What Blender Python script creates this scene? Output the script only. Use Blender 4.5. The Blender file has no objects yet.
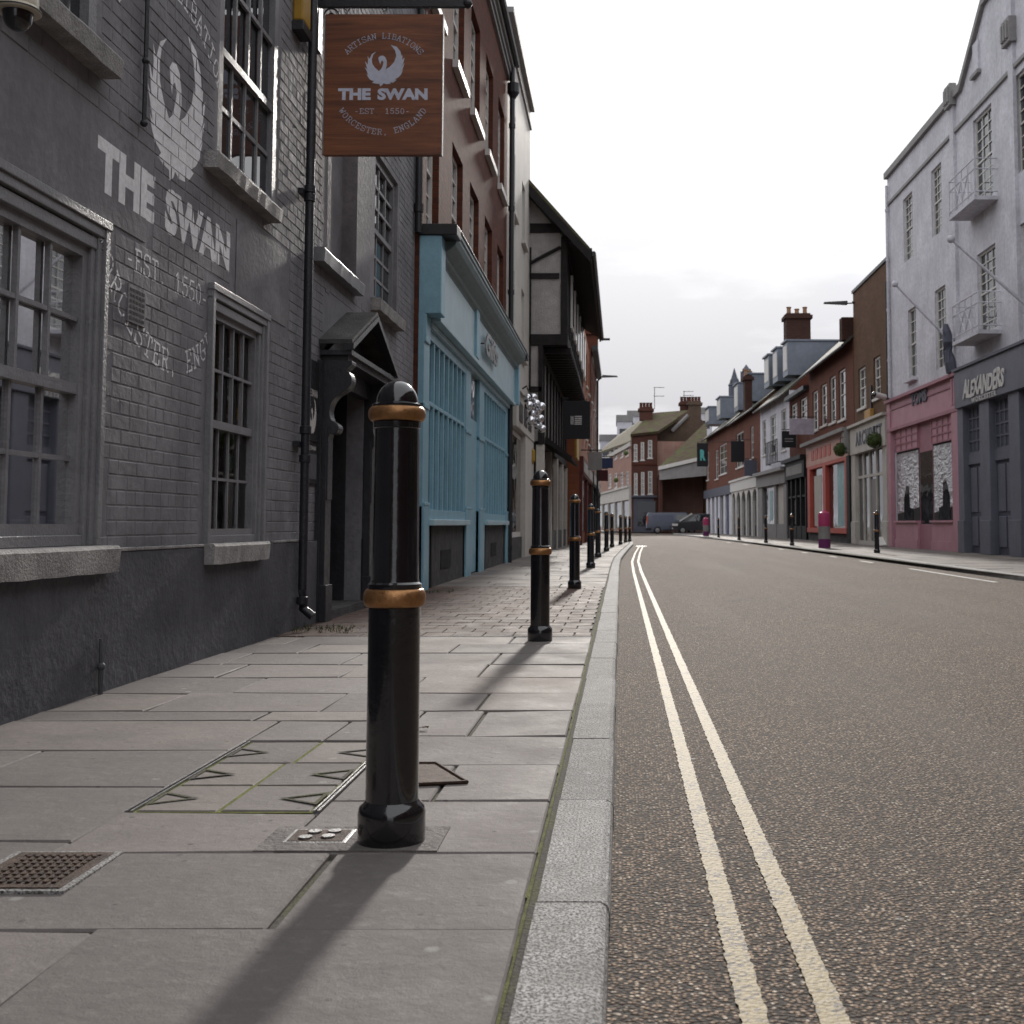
import bpy, bmesh, math, random
from mathutils import Vector, Matrix
from mathutils.geometry import tessellate_polygon
random.seed(7)
R = math.radians
sc = bpy.context.scene
col = sc.collection
U = random.uniform

# ------------------------------------------------------------------ camera
FPX, PITCH, YAW, EYE = 1180.0, R(4.0), 0.0, 0.8
CX, CY = 621.0, 524.0 - 1180.0*math.tan(R(4.0))
rv = Vector((math.cos(YAW), math.sin(YAW), 0))
f0 = Vector((-math.sin(YAW), math.cos(YAW), 0))
fv = f0*math.cos(PITCH) + Vector((0, 0, math.sin(PITCH)))
uv_ = -f0*math.sin(PITCH) + Vector((0, 0, math.cos(PITCH)))
CAM = Vector((0, 0, EYE))
def ray(u, v): return fv + rv*((u-CX)/FPX) + uv_*((CY-v)/FPX)
def ground(u, v, z=0.0):
    d = ray(u, v); k = (z-EYE)/d.z
    return CAM + d*k
def atY(u, v, Y):
    d = ray(u, v); return CAM + d*(Y/d.y)
cd = bpy.data.cameras.new('camera'); cam = bpy.data.objects.new('camera', cd); col.objects.link(cam)
cd.sensor_width = 36; cd.lens = FPX/1024*36; cd.shift_y = -(512-CY)/1024; cd.shift_x = -(CX-512)/1024; cd.clip_end = 3000; cd.clip_start = 0.05
cam.matrix_world = Matrix.Translation(CAM) @ Matrix((rv, uv_, -fv)).transposed().to_4x4()
cd.dof.use_dof = True; cd.dof.focus_distance = 5.0; cd.dof.aperture_fstop = 8.5
sc.camera = cam

# ------------------------------------------------------------------ mesh builder
class MB:
    def __init__(s): s.v = []; s.f = []; s.t = []
    def add(s, vs, fs, tint=.5):
        b = len(s.v); s.v += [tuple(p) for p in vs]
        for f in fs: s.f.append(tuple(b+i for i in f)); s.t.append(tint)
    def quad(s, a, b, c, d, tint=.5): s.add([a, b, c, d], [(0, 1, 2, 3)], tint)
    def box(s, x0, x1, y0, y1, z0, z1, tint=.5):
        s.hexa([(x0,y0,z0),(x1,y0,z0),(x1,y1,z0),(x0,y1,z0),(x0,y0,z1),(x1,y0,z1),(x1,y1,z1),(x0,y1,z1)], tint)
    def hexa(s, p, tint=.5):
        s.add(p, [(0,3,2,1),(4,5,6,7),(0,1,5,4),(1,2,6,5),(2,3,7,6),(3,0,4,7)], tint)
    def lathe(s, prof, c=(0,0,0), n=32, axis='z'):
        b = len(s.v)
        for r, z in prof:
            for i in range(n):
                a = 2*math.pi*i/n; x, y = r*math.cos(a), r*math.sin(a)
                p = (x, y, z) if axis == 'z' else ((x, z, y) if axis == 'y' else (z, x, y))
                s.v.append((p[0]+c[0], p[1]+c[1], p[2]+c[2]))
        for k in range(len(prof)-1):
            for i in range(n):
                j = (i+1) % n
                s.f.append((b+k*n+i, b+k*n+j, b+(k+1)*n+j, b+(k+1)*n+i)); s.t.append(.5)
        s.f.append(tuple(b+i for i in range(n))); s.f.append(tuple(b+(len(prof)-1)*n+i for i in range(n))); s.t += [.5, .5]
    def tube(s, pts, r, n=8):
        pts = [Vector(p) for p in pts]; b = len(s.v)
        for k, p in enumerate(pts):
            d = (pts[min(k+1, len(pts)-1)] - pts[max(k-1, 0)]).normalized()
            a = d.cross(Vector((0, 0, 1)))
            if a.length < .01: a = Vector((1, 0, 0))
            a.normalize(); c = d.cross(a)
            rr = r[k] if isinstance(r, (list, tuple)) else r
            for i in range(n):
                t = 2*math.pi*i/n; s.v.append(tuple(p + a*rr*math.cos(t) + c*rr*math.sin(t)))
        for k in range(len(pts)-1):
            for i in range(n):
                j = (i+1) % n; s.f.append((b+k*n+i, b+k*n+j, b+(k+1)*n+j, b+(k+1)*n+i)); s.t.append(.5)
        s.f.append(tuple(b+i for i in range(n))); s.f.append(tuple(b+(len(pts)-1)*n+i for i in range(n))); s.t += [.5, .5]
    def sphere(s, c, r, n=14, sz=1):
        prof = [(max(.0005, r*math.sin(math.pi*k/n)), r*sz*math.cos(math.pi*k/n)) for k in range(n+1)]
        s.lathe(prof, c, n*2)
    def prism(s, poly, fn, d0, d1, tint=.5):
        """extrude 2-D polygon; fn(a,b,d)->3-D"""
        n = len(poly)
        vs = [fn(a, b, d0) for a, b in poly] + [fn(a, b, d1) for a, b in poly]
        tri = tessellate_polygon([[Vector((a, b, 0)) for a, b in poly]])
        fs = [tuple(t) for t in tri] + [tuple(n+i for i in t) for t in tri]
        fs += [(i, (i+1) % n, n+(i+1) % n, n+i) for i in range(n)]
        s.add(vs, fs, tint)

def link(o): col.objects.link(o); return o
def mesh_obj(mb, name, mat, smooth=False, bevel=0, recenter=False):
    me = bpy.data.meshes.new(name)
    vs = mb.v; off = Vector((0, 0, 0))
    if recenter:
        xs = [p[0] for p in vs]; ys = [p[1] for p in vs]; zs = [p[2] for p in vs]
        off = Vector(((min(xs)+max(xs))/2, (min(ys)+max(ys))/2, min(zs)))
        vs = [(p[0]-off.x, p[1]-off.y, p[2]-off.z) for p in vs]
    me.from_pydata(vs, [], mb.f)
    at = me.attributes.new('tint', 'FLOAT', 'FACE'); at.data.foreach_set('value', mb.t)
    bm = bmesh.new(); bm.from_mesh(me); bmesh.ops.recalc_face_normals(bm, faces=bm.faces[:]); bm.to_mesh(me); bm.free()
    me.materials.append(mat)
    if smooth:
        me.polygons.foreach_set('use_smooth', [True]*len(me.polygons))
    o = bpy.data.objects.new(name, me); o.location = off
    if bevel:
        m = o.modifiers.new('bevel', 'BEVEL'); m.width = bevel; m.segments = 2; m.limit_method = 'ANGLE'; m.angle_limit = R(40)
    if smooth:
        try: me.set_sharp_from_angle(angle=R(38))
        except Exception: pass
    return link(o)
SPLIT = {'pilaster', 'plinth_block', 'console', 'render_patch', 'plinth_ledge', 'sunlit_edging', 'post', 'display_poster', 'plinth', 'door', 'infill_slab', 'shop_window', 'sign_panel', 'window_band', 'ball', 'riser_grille', 'pavement', 'capital', 'moulding'}
def pieces(mb):
    par = list(range(len(mb.v)))
    def find(i):
        while par[i] != i: par[i] = par[par[i]]; i = par[i]
        return i
    for f in mb.f:
        a = find(f[0])
        for q in f[1:]: par[find(q)] = a
    out = {}
    for f, t in zip(mb.f, mb.t): out.setdefault(find(f[0]), []).append((f, t))
    res = []
    for fs in out.values():
        m = MB(); mp = {}
        for f, t in fs:
            for i in f:
                if i not in mp: mp[i] = len(m.v); m.v.append(mb.v[i])
            m.f.append(tuple(mp[i] for i in f)); m.t.append(t)
        res.append(m)
    return res
def part(mb, name, mat, parent, **k):
    if name in SPLIT:
        ps = pieces(mb)
        if len(ps) > 1:
            os_ = [part1(p, name, mat, parent, **k) for p in ps]; return os_[0]
    return part1(mb, name, mat, parent, **k)
def part1(mb, name, mat, parent, **k):
    o = mesh_obj(mb, name, mat, **k); o.parent = parent
    if parent.parent is None: o.location = -parent.location
    return o
def tag(o, label, cat, group=None):
    o['label'] = label; o['category'] = cat
    if group: o['group'] = group
    return o
def thing(name, label, cat, loc=(0, 0, 0), group=None):
    o = bpy.data.objects.new(name, None); o.empty_display_size = .2; link(o); o.location = loc
    return tag(o, label, cat, group)
def solo(mb, name, mat, label, cat, group=None, **k):
    return tag(mesh_obj(mb, name, mat, recenter=True, **k), label, cat, group)
def struct(mb, name, mat, **k):
    o = mesh_obj(mb, name, mat, **k); o['kind'] = 'structure'; return o
def copy_thing(root, loc, label=None, rz=None):
    r = root.copy(); link(r); r.location = loc
    if rz is not None: r.rotation_euler = (0, 0, rz)
    if label: r['label'] = label
    for ch in list(root.children):
        c = ch.copy(); link(c); c.parent = r; c.location = ch.location
        for g in list(ch.children):
            d = g.copy(); link(d); d.parent = c
    return r

# ------------------------------------------------------------------ materials
class NT:
    def __init__(s, name):
        s.m = bpy.data.materials.new(name); s.m.use_nodes = True; s.t = s.m.node_tree; s.t.nodes.clear()
        s.out = s.n('ShaderNodeOutputMaterial'); s.b = s.n('ShaderNodeBsdfPrincipled'); s.l(s.b, 0, s.out, 0)
        s.pos = s.n('ShaderNodeNewGeometry')
    def n(s, ty, **k):
        x = s.t.nodes.new(ty)
        for a, b in k.items(): setattr(x, a, b)
        return x
    def l(s, a, ai, b, bi): s.t.links.new(a.outputs[ai], b.inputs[bi])
    def noise(s, scale, detail=4, rough=.55, src=None, dist=0):
        x = s.n('ShaderNodeTexNoise'); x.inputs['Scale'].default_value = scale; x.inputs['Detail'].default_value = detail
        x.inputs['Roughness'].default_value = rough; x.inputs['Distortion'].default_value = dist
        if src: s.l(src, 0, x, 'Vector')
        else: s.l(s.pos, 'Position', x, 'Vector')
        return x
    def ramp(s, src, out, stops, interp='LINEAR'):
        x = s.n('ShaderNodeValToRGB'); s.l(src, out, x, 0); x.color_ramp.interpolation = interp
        e = x.color_ramp.elements
        while len(e) < len(stops): e.new(.5)
        for i, (p, c) in enumerate(stops):
            e[i].position = p; e[i].color = (c, c, c, 1) if isinstance(c, (int, float)) else (*c, 1)
        return x
    def mix(s, fac, a, b, mode='MIX'):
        x = s.n('ShaderNodeMix', data_type='RGBA', blend_type=mode)
        for i, q in ((0, fac), (6, a), (7, b)):
            if isinstance(q, tuple) and len(q) == 2 and not isinstance(q[0], (int, float)): s.l(q[0], q[1], x, i)
            elif isinstance(q, (int, float)): x.inputs[i].default_value = q if i == 0 else (q, q, q, 1)
            else: x.inputs[i].default_value = (*q, 1)
        return x
    def math(s, op, a, b=0.0, c=None):
        x = s.n('ShaderNodeMath', operation=op)
        for i, q in ((0, a), (1, b), (2, c)):
            if q is None: continue
            if isinstance(q, tuple): s.l(q[0], q[1], x, i)
            else: x.inputs[i].default_value = q
        return x
    def bump(s, h, out, dist, strength=1.0, prev=None):
        x = s.n('ShaderNodeBump'); x.inputs['Strength'].default_value = strength; x.inputs['Distance'].default_value = dist
        s.l(h, out, x, 'Height')
        if prev: s.l(prev, 0, x, 'Normal')
        s.l(x, 0, s.b, 'Normal'); return x
    def tint(s): return s.n('ShaderNodeAttribute', attribute_name='tint')
    def set(s, **k):
        for a, b in k.items():
            i = s.b.inputs[a.replace('_', ' ')]; i.default_value = (*b, 1) if isinstance(b, tuple) else b
    def col(s, x, out=None): s.l(x, (2 if x.bl_idname == 'ShaderNodeMix' else 0) if out is None else out, s.b, 'Base Color')
_mc = {}
def paint(name, c, rough=.6, metal=0, var=.18, bump=.002, scale=3.0, dirt=.3, coat=0, fine=60):
    if name in _mc: return _mc[name]
    n = NT(name); a = n.noise(scale, 6, .6); b = n.noise(scale*9, 4, .6)
    lo = tuple(x*(1-var*1.6) for x in c); hi = tuple(min(1, x*(1+var)) for x in c)
    r = n.ramp(a, 0, [(.3, lo), (.7, hi)])
    m = n.mix((n.ramp(b, 0, [(.35, dirt), (.6, 0.0)]), 0), (r, 0), tuple(x*.55 for x in c))
    # streaks running down from ledges
    mp = n.n('ShaderNodeMapping'); mp.inputs['Scale'].default_value = (9, 9, .5); n.l(n.pos, 'Position', mp, 0)
    st = n.noise(1.0, 4, .6, mp)
    m2 = n.mix((n.ramp(st, 0, [(.5, 0.0), (.75, dirt*.8)]), 0), (m, 2), tuple(x*.5 for x in c))
    n.col(m2); n.set(Roughness=rough, Metallic=metal)
    if coat: n.set(Coat_Weight=coat, Coat_Roughness=.04)
    elif not metal: n.b.inputs['Specular IOR Level'].default_value = .5 if rough < .5 else .28
    rr = n.ramp(b, 0, [(.3, max(.02, rough-.12)), (.7, min(1, rough+.12))]); n.l(rr, 0, n.b, 'Roughness')
    if bump:
        f = n.noise(fine, 5, .6); bb = n.bump(f, 0, bump*.5); n.bump(b, 0, bump*2, 1, bb)
    _mc[name] = n.m; return n.m
def brickmat(name, c1, c2, mortar, axis='Y', bs=(.225, .075), rough=.85, bump=.006, soot=.35):
    if name in _mc: return _mc[name]
    n = NT(name); sp = n.n('ShaderNodeSeparateXYZ'); n.l(n.pos, 'Position', sp, 0)
    cb = n.n('ShaderNodeCombineXYZ'); n.l(sp, axis, cb, 0); n.l(sp, 'Z', cb, 1)
    br = n.n('ShaderNodeTexBrick'); n.l(cb, 0, br, 'Vector')
    br.inputs['Scale'].default_value = 1; br.inputs['Brick Width'].default_value = bs[0]; br.inputs['Row Height'].default_value = bs[1]
    br.inputs['Mortar Size'].default_value = .006; br.inputs['Mortar Smooth'].default_value = .3; br.inputs['Bias'].default_value = 0
    br.inputs['Color1'].default_value = (*c1, 1); br.inputs['Color2'].default_value = (*c2, 1); br.inputs['Mortar'].default_value = (*mortar, 1)
    a = n.noise(.8, 5, .6); b = n.noise(14, 4, .6)
    m = n.mix((n.ramp(a, 0, [(.35, soot), (.65, 0.0)]), 0), (br, 0), tuple(x*.4 for x in c1))
    m = n.mix((n.ramp(b, 0, [(.4, .25), (.7, 0.0)]), 0), (m, 2), tuple(x*.5 for x in c2))
    n.col(m); n.set(Roughness=rough); n.b.inputs['Specular IOR Level'].default_value = .15
    iv = n.math('SUBTRACT', 1.0, (br, 1)); q = n.bump(iv, 0, bump, .8); n.bump(b, 0, .004, 1, q)
    _mc[name] = n.m; return n.m

def m_slab(name, c, cell=None, sc_=1):
    n = NT(name); t = n.tint(); a = n.noise(2.2*sc_, 7, .62); b = n.noise(26*sc_, 6, .7); f = n.noise(240, 3, .6)
    r = n.ramp(t, 'Fac', [(0, tuple(x*.72 for x in c)), (.5, c), (1, (c[0]*1.25, c[1]*1.2, c[2]*1.13))])
    m = n.mix((n.ramp(a, 0, [(.3, .55), (.62, 0.0)]), 0), (r, 0), tuple(x*.6 for x in c))
    m = n.mix((n.ramp(b, 0, [(.52, 0.0), (.75, .4)]), 0), (m, 2), tuple(x*1.5 for x in c))
    # pale chewing gum and lichen flecks
    vo = n.n('ShaderNodeTexVoronoi', feature='F1'); vo.inputs['Scale'].default_value = 5.5; n.l(n.pos, 'Position', vo, 0)
    fl = n.ramp(vo, 'Distance', [(.055, .65), (.1, 0.0)])
    m = n.mix((fl, 0), (m, 2), (.36, .36, .34))
    m = n.mix((n.ramp(f, 0, [(.3, .35), (.55, 0.0)]), 0), (m, 2), tuple(x*.5 for x in c))
    dk = n.noise(.7, 6, .7); m = n.mix((n.ramp(dk, 0, [(.45, 0.0), (.62, .45)]), 0), (m, 2), tuple(x*.5 for x in c))
    v4 = n.n('ShaderNodeTexVoronoi'); v4.inputs['Scale'].default_value = 11; n.l(n.pos, 'Position', v4, 0)
    m = n.mix((n.ramp(v4, 'Distance', [(.06, .7), (.1, 0.0)]), 0), (m, 2), tuple(x*.35 for x in c))
    n.col(m); n.b.inputs['Specular IOR Level'].default_value = .14; rr = n.ramp(a, 0, [(.3, .65), (.7, .85)]); n.l(rr, 0, n.b, 'Roughness')
    mp = n.n('ShaderNodeMapping'); mp.inputs['Scale'].default_value = (20, 34, 30); n.l(n.pos, 'Position', mp, 0)
    w = n.noise(1, 5, .65, mp)
    q = n.bump(a, 0, .012, 1); q = n.bump(w, 0, .0010, 1, q); q = n.bump(b, 0, .003, 1, q); n.bump(f, 0, .0012, 1, q)
    return n.m
def m_mortar():
    n = NT('mortar'); a = n.noise(5, 5, .6); b = n.noise(90, 4, .6)
    m = n.mix((n.ramp(a, 0, [(.46, 0.0), (.58, .85)]), 0), (.085, .075, .065), (.10, .105, .04))
    m = n.mix((n.ramp(b, 0, [(.4, .6), (.6, 0.0)]), 0), (m, 2), (.02, .018, .015))
    n.col(m); n.set(Roughness=.95); n.bump(b, 0, .006); return n.m
def m_kerb():
    n = NT('granite_kerb'); a = n.noise(170, 3, .6); b = n.noise(9, 5, .6); t = n.tint(); c = n.noise(120, 3, .6)
    r = n.ramp(a, 0, [(.38, (.055, .053, .052)), (.47, (.19, .184, .18)), (.58, (.52, .51, .50))])
    m = n.mix((n.ramp(b, 0, [(.35, .5), (.65, 0.0)]), 0), (r, 0), (.17, .165, .155))
    m = n.mix(1.0, (m, 2), (n.ramp(t, 'Fac', [(0, .8), (1, 1.12)]), 0), 'MULTIPLY')
    vo = n.n('ShaderNodeTexVoronoi'); vo.inputs['Scale'].default_value = 9; n.l(n.pos, 'Position', vo, 0)
    m = n.mix((n.ramp(vo, 'Distance', [(.05, .6), (.1, 0.0)]), 0), (m, 2), (.5, .5, .48))
    n.col(m); n.set(Roughness=.8); n.b.inputs['Specular IOR Level'].default_value = .2; q = n.bump(b, 0, .006); q = n.bump(c, 0, .004, 1, q); n.bump(a, 0, .0015, 1, q); return n.m
def m_asphalt():
    n = NT('asphalt')
    vo = n.n('ShaderNodeTexVoronoi', feature='F1'); vo.inputs['Scale'].default_value = 96; n.l(n.pos, 'Position', vo, 0)
    sp = n.n('ShaderNodeSeparateColor'); n.l(vo, 'Color', sp, 0)
    c = n.ramp(sp, 0, [(0, (.08, .052, .035)), (.35, (.23, .152, .102)), (.7, (.43, .305, .212)), (.93, (.60, .46, .34)), (1, (.85, .75, .62))])
    m = n.mix((n.ramp(vo, 'Distance', [(.25, 0.0), (.55, 1.0)]), 0), (c, 0), (.040, .032, .026))
    a = n.noise(.55, 6, .65); m = n.mix((n.ramp(a, 0, [(.35, .3), (.6, 0.0)]), 0), (m, 2), (.07, .058, .05))
    mp = n.n('ShaderNodeMapping'); mp.inputs['Scale'].default_value = (1.1, .06, 1); n.l(n.pos, 'Position', mp, 0)
    tr = n.noise(1, 3, .5, mp); m = n.mix((n.ramp(tr, 0, [(.5, 0.0), (.7, .3)]), 0), (m, 2), (.19, .16, .14))
    st = n.noise(2.6, 7, .7); m = n.mix((n.ramp(st, 0, [(.55, 0.0), (.68, .45)]), 0), (m, 2), (.06, .05, .043))
    v3 = n.n('ShaderNodeTexVoronoi'); v3.inputs['Scale'].default_value = 17; n.l(n.pos, 'Position', v3, 0)
    m = n.mix((n.ramp(v3, 'Distance', [(.07, .75), (.1, 0.0)]), 0), (m, 2), (.50, .45, .38))
    v2 = n.n('ShaderNodeTexVoronoi'); v2.inputs['Scale'].default_value = 5; n.l(n.pos, 'Position', v2, 0)
    wob = n.noise(60, 3, .6); dd = n.math('ADD', (v2, 'Distance'), n.math('MULTIPLY', (wob, 0), .07) and (n.t.nodes[-1], 0))
    m = n.mix((n.ramp(dd, 0, [(.075, .8), (.1, 0.0)]), 0), (m, 2), (.46, .44, .41))
    n.col(m); n.set(Roughness=.88); n.b.inputs['Specular IOR Level'].default_value = .36
    inv = n.math('SUBTRACT', 1.0, (vo, 'Distance')); q = n.bump(inv, 0, .0065, 1.0)
    hh = n.bump(sp, 1, .003, .8, q); return n.m
def m_line(name, c, wear=.5):
    n = NT(name); a = n.noise(70, 4, .7); b = n.noise(8, 5, .6)
    w = n.math('ADD', (a, 0), n.math('MULTIPLY', (b, 0), .5) and (n.t.nodes[-1], 0))
    r = n.ramp(w, 0, [(wear, 0.0), (wear+.06, 1.0)])
    vo = n.n('ShaderNodeTexVoronoi'); vo.inputs['Scale'].default_value = 88; n.l(n.pos, 'Position', vo, 0)
    cc = n.mix((n.ramp(b, 0, [(.35, .6), (.65, 0.0)]), 0), c, tuple(x*.68 for x in c))
    m = n.mix((r, 0), (cc, 2), (.12, .10, .085)); n.col(m); n.set(Roughness=.7)
    inv = n.math('SUBTRACT', 1.0, (vo, 'Distance')); q = n.bump(inv, 0, .003, .7); n.bump(a, 0, .002, 1, q); return n.m
def m_glass(name='window_glass', tintc=(.02, .022, .026), rough=.03, clear=0.0):
    n = NT(name); n.set(Base_Color=tintc, Roughness=rough); n.b.inputs['Specular IOR Level'].default_value = .9
    a = n.noise(1.6, 2, .5); n.bump(a, 0, .02, .5)
    if clear:
        tr = n.n('ShaderNodeBsdfTransparent'); gl = n.n('ShaderNodeBsdfGlossy'); gl.inputs['Roughness'].default_value = .02
        fr = n.n('ShaderNodeFresnel'); fr.inputs[0].default_value = 1.5
        mx = n.n('ShaderNodeMixShader'); f2 = n.math('ADD', (fr, 0), 1-clear)
        n.l(f2, 0, mx, 0); n.l(tr, 0, mx, 1); n.l(gl, 0, mx, 2); n.l(mx, 0, n.out, 0)
    return n.m
def m_wood():
    n = NT('sign_wood'); mp = n.n('ShaderNodeMapping'); mp.inputs['Scale'].default_value = (1.2, 5, 16); n.l(n.pos, 'Position', mp, 0)
    a = n.noise(1.3, 8, .65, mp, .6)
    r = n.ramp(a, 0, [(.3, (.085, .026, .010)), (.5, (.18, .058, .022)), (.7, (.27, .095, .036))])
    n.col(r); n.set(Roughness=.5); n.bump(a, 0, .002); return n.m
def m_foil():
    n = NT('silver_foil'); n.set(Base_Color=(.6, .6, .62), Metallic=.9, Roughness=.32)
    mp = n.n('ShaderNodeMapping'); mp.inputs['Scale'].default_value = (1, 1, 1.8); n.l(n.pos, 'Position', mp, 0)
    a = n.noise(2.2, 3, .55, mp, 1.6); n.bump(a, 0, 1.4, 1); return n.m
def m_roof(name, c1, c2, moss=.4):
    n = NT(name); sp = n.n('ShaderNodeSeparateXYZ'); n.l(n.pos, 'Position', sp, 0)
    cb = n.n('ShaderNodeCombineXYZ'); ad = n.math('ADD', (sp, 'X'), (sp, 'Y')); n.l(ad, 0, cb, 0); n.l(sp, 'Z', cb, 1)
    br = n.n('ShaderNodeTexBrick'); n.l(cb, 0, br, 'Vector'); br.inputs['Scale'].default_value = 1
    br.inputs['Brick Width'].default_value = .2; br.inputs['Row Height'].default_value = .11; br.inputs['Mortar Size'].default_value = .008
    br.inputs['Color1'].default_value = (*c1, 1); br.inputs['Color2'].default_value = (*c2, 1); br.inputs['Mortar'].default_value = (.015, .015, .014, 1)
    a = n.noise(1.5, 6, .7); m = n.mix((n.ramp(a, 0, [(.42, 0.0), (.6, moss)]), 0), (br, 0), (.10, .115, .035))
    n.col(m); n.set(Roughness=.85); iv = n.math('SUBTRACT', 1.0, (br, 1)); n.bump(iv, 0, .02); return n.m

M = dict(
 slab=m_slab('flagstone', (.228, .206, .197)), slab_far=m_slab('far_flagstone', (.20, .178, .165)), mortar=m_mortar(), kerb=m_kerb(), asphalt=m_asphalt(),
 paver=m_slab('block_paver', (.125, .088, .076), sc_=2), yellow=m_line('yellow_paint', (.38, .305, .17), .78), white_line=m_line('white_paint', (.6, .58, .54), .8),
 glass=m_glass(), clear=m_glass('clear_glass', clear=.98), wood=m_wood(), foil=m_foil(),
 black=paint('gloss_black_paint', (.009, .009, .012), .10, 0, .3, .0005, 5, .25, coat=.8, fine=30),
 gold=paint('gold_paint', (.44, .225, .095), .38, .75, .2, .0007, 10, .45, fine=70),
 iron=paint('black_iron', (.015, .015, .018), .45, 0, .2, .002, 6, .2),
 pub=None, pubtrim=paint('grey_trim_paint', (.215, .212, .224), .45, 0, .12, .002, 6, .35, fine=80),
 pubsill=paint('stone_sill_paint', (.34, .325, .32), .7, 0, .3, .004, 8, .6, fine=60),
 plinth=paint('plinth_paint', (.088, .088, .101), .62, 0, .25, .0035, 2.2, .4, fine=18),
 porch=paint('porch_paint', (.030, .031, .037), .42, 0, .2, .002, 3, .3), lead=paint('lead_sheet', (.085, .083, .08), .7, 0, .35, .006, 5, .6),
 pipe=paint('pipe_paint', (.018, .018, .025), .4, 0, .2, .002, 6, .2),
 red=brickmat('red_brick', (.19, .068, .042), (.14, .05, .036), (.15, .12, .10)),
 redl=brickmat('left_red_brick', (.15, .048, .030), (.09, .032, .022), (.085, .055, .042), bump=.012),
 redx=brickmat('end_red_brick', (.13, .05, .036), (.095, .038, .03), (.11, .09, .08), 'X'),
 brown=brickmat('brown_brick', (.17, .095, .055), (.125, .07, .045), (.14, .12, .10)), brownx=brickmat('brown_end_brick', (.15, .10, .07), (.11, .075, .055), (.13, .11, .10), 'X'),
 orange=brickmat('orange_brick', (.30, .10, .05), (.22, .075, .04), (.18, .13, .10)),
 pinkb=brickmat('pale_pink_brick', (.42, .24, .19), (.36, .2, .16), (.4, .34, .3)),
 white=paint('white_render', (.62, .61, .66), .8, 0, .12, .004, 1.0, .45), cream=paint('cream_render', (.52, .49, .45), .75, 0, .08, .004, 1.5, .25),
 blue=paint('blue_paint', (.235, .43, .53), .42, 0, .08, .001, 3, .22), bluel=paint('pale_blue_paint', (.40, .55, .61), .45, 0, .08, .001, 3, .2),
 teal=paint('green_grey_paint', (.19, .25, .265), .5, 0, .1, .001, 3, .25), stone=paint('dark_stone', (.10, .095, .095), .8, 0, .35, .012, 5, .5),
 wframe=paint('white_frame', (.62, .60, .57), .5, 0, .06, .001, 4, .2), bside=paint('blackened_timber', (.018, .015, .014), .65, 0, .3, .01, 5, .3),
 pink=paint('pink_paint', (.48, .25, .30), .5, 0, .08, .001, 2, .2), pinkd=paint('dusky_pink_paint', (.36, .165, .205), .5, 0, .08, .001, 2, .2),
 slate=paint('slate_paint', (.14, .145, .18), .5, 0, .1, .001, 2, .2), slated=paint('dark_slate_paint', (.085, .09, .12), .5, 0, .1, .001, 2, .2),
 dark=paint('dark_interior', (.012, .011, .012), .8, 0, .2, 0), letter=paint('white_letter', (.62, .60, .58), .6, 0, .05, 0),
 roof=m_roof('slate_roof', (.05, .048, .048), (.075, .07, .066), .4), rooft=m_roof('tile_roof', (.10, .06, .042), (.13, .08, .055), .8), zinc=paint('zinc_sheet', (.17, .19, .23), .45, .5, .12, .003, 2, .2),
 redp=paint('red_shop_paint', (.50, .10, .075), .5, 0, .08, .001, 2, .2), salmon=paint('salmon_paint', (.55, .30, .24), .5, 0, .08, .001, 2, .2),
 greyst=paint('grey_stone_paint', (.27, .26, .255), .7, 0, .1, .003, 2, .3), blackp=paint('black_shop_paint', (.014, .014, .017), .6, 0, .1, .001, 2, .2),
 curtain=paint('curtain', (.5, .48, .45), .9, 0, .1, 0), chrome=paint('chrome', (.75,.75,.78), .07, 1.0, .02, 0, 2, 0), chimney=brickmat('chimney_brick', (.085,.040,.030), (.06,.030,.024), (.06,.05,.045), 'X'), steel=paint('galvanised_steel', (.32, .32, .32), .4, .8, .2, .001, 20, .3), rust=paint('rusty_iron', (.105, .060, .042), .7, .3, .5, .006, 30, .6, fine=150),
)
M['pub'] = paint('grey_painted_brick', (.225, .220, .235), .80, 0, .25, .0028, 2.0, .45, fine=45)

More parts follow.
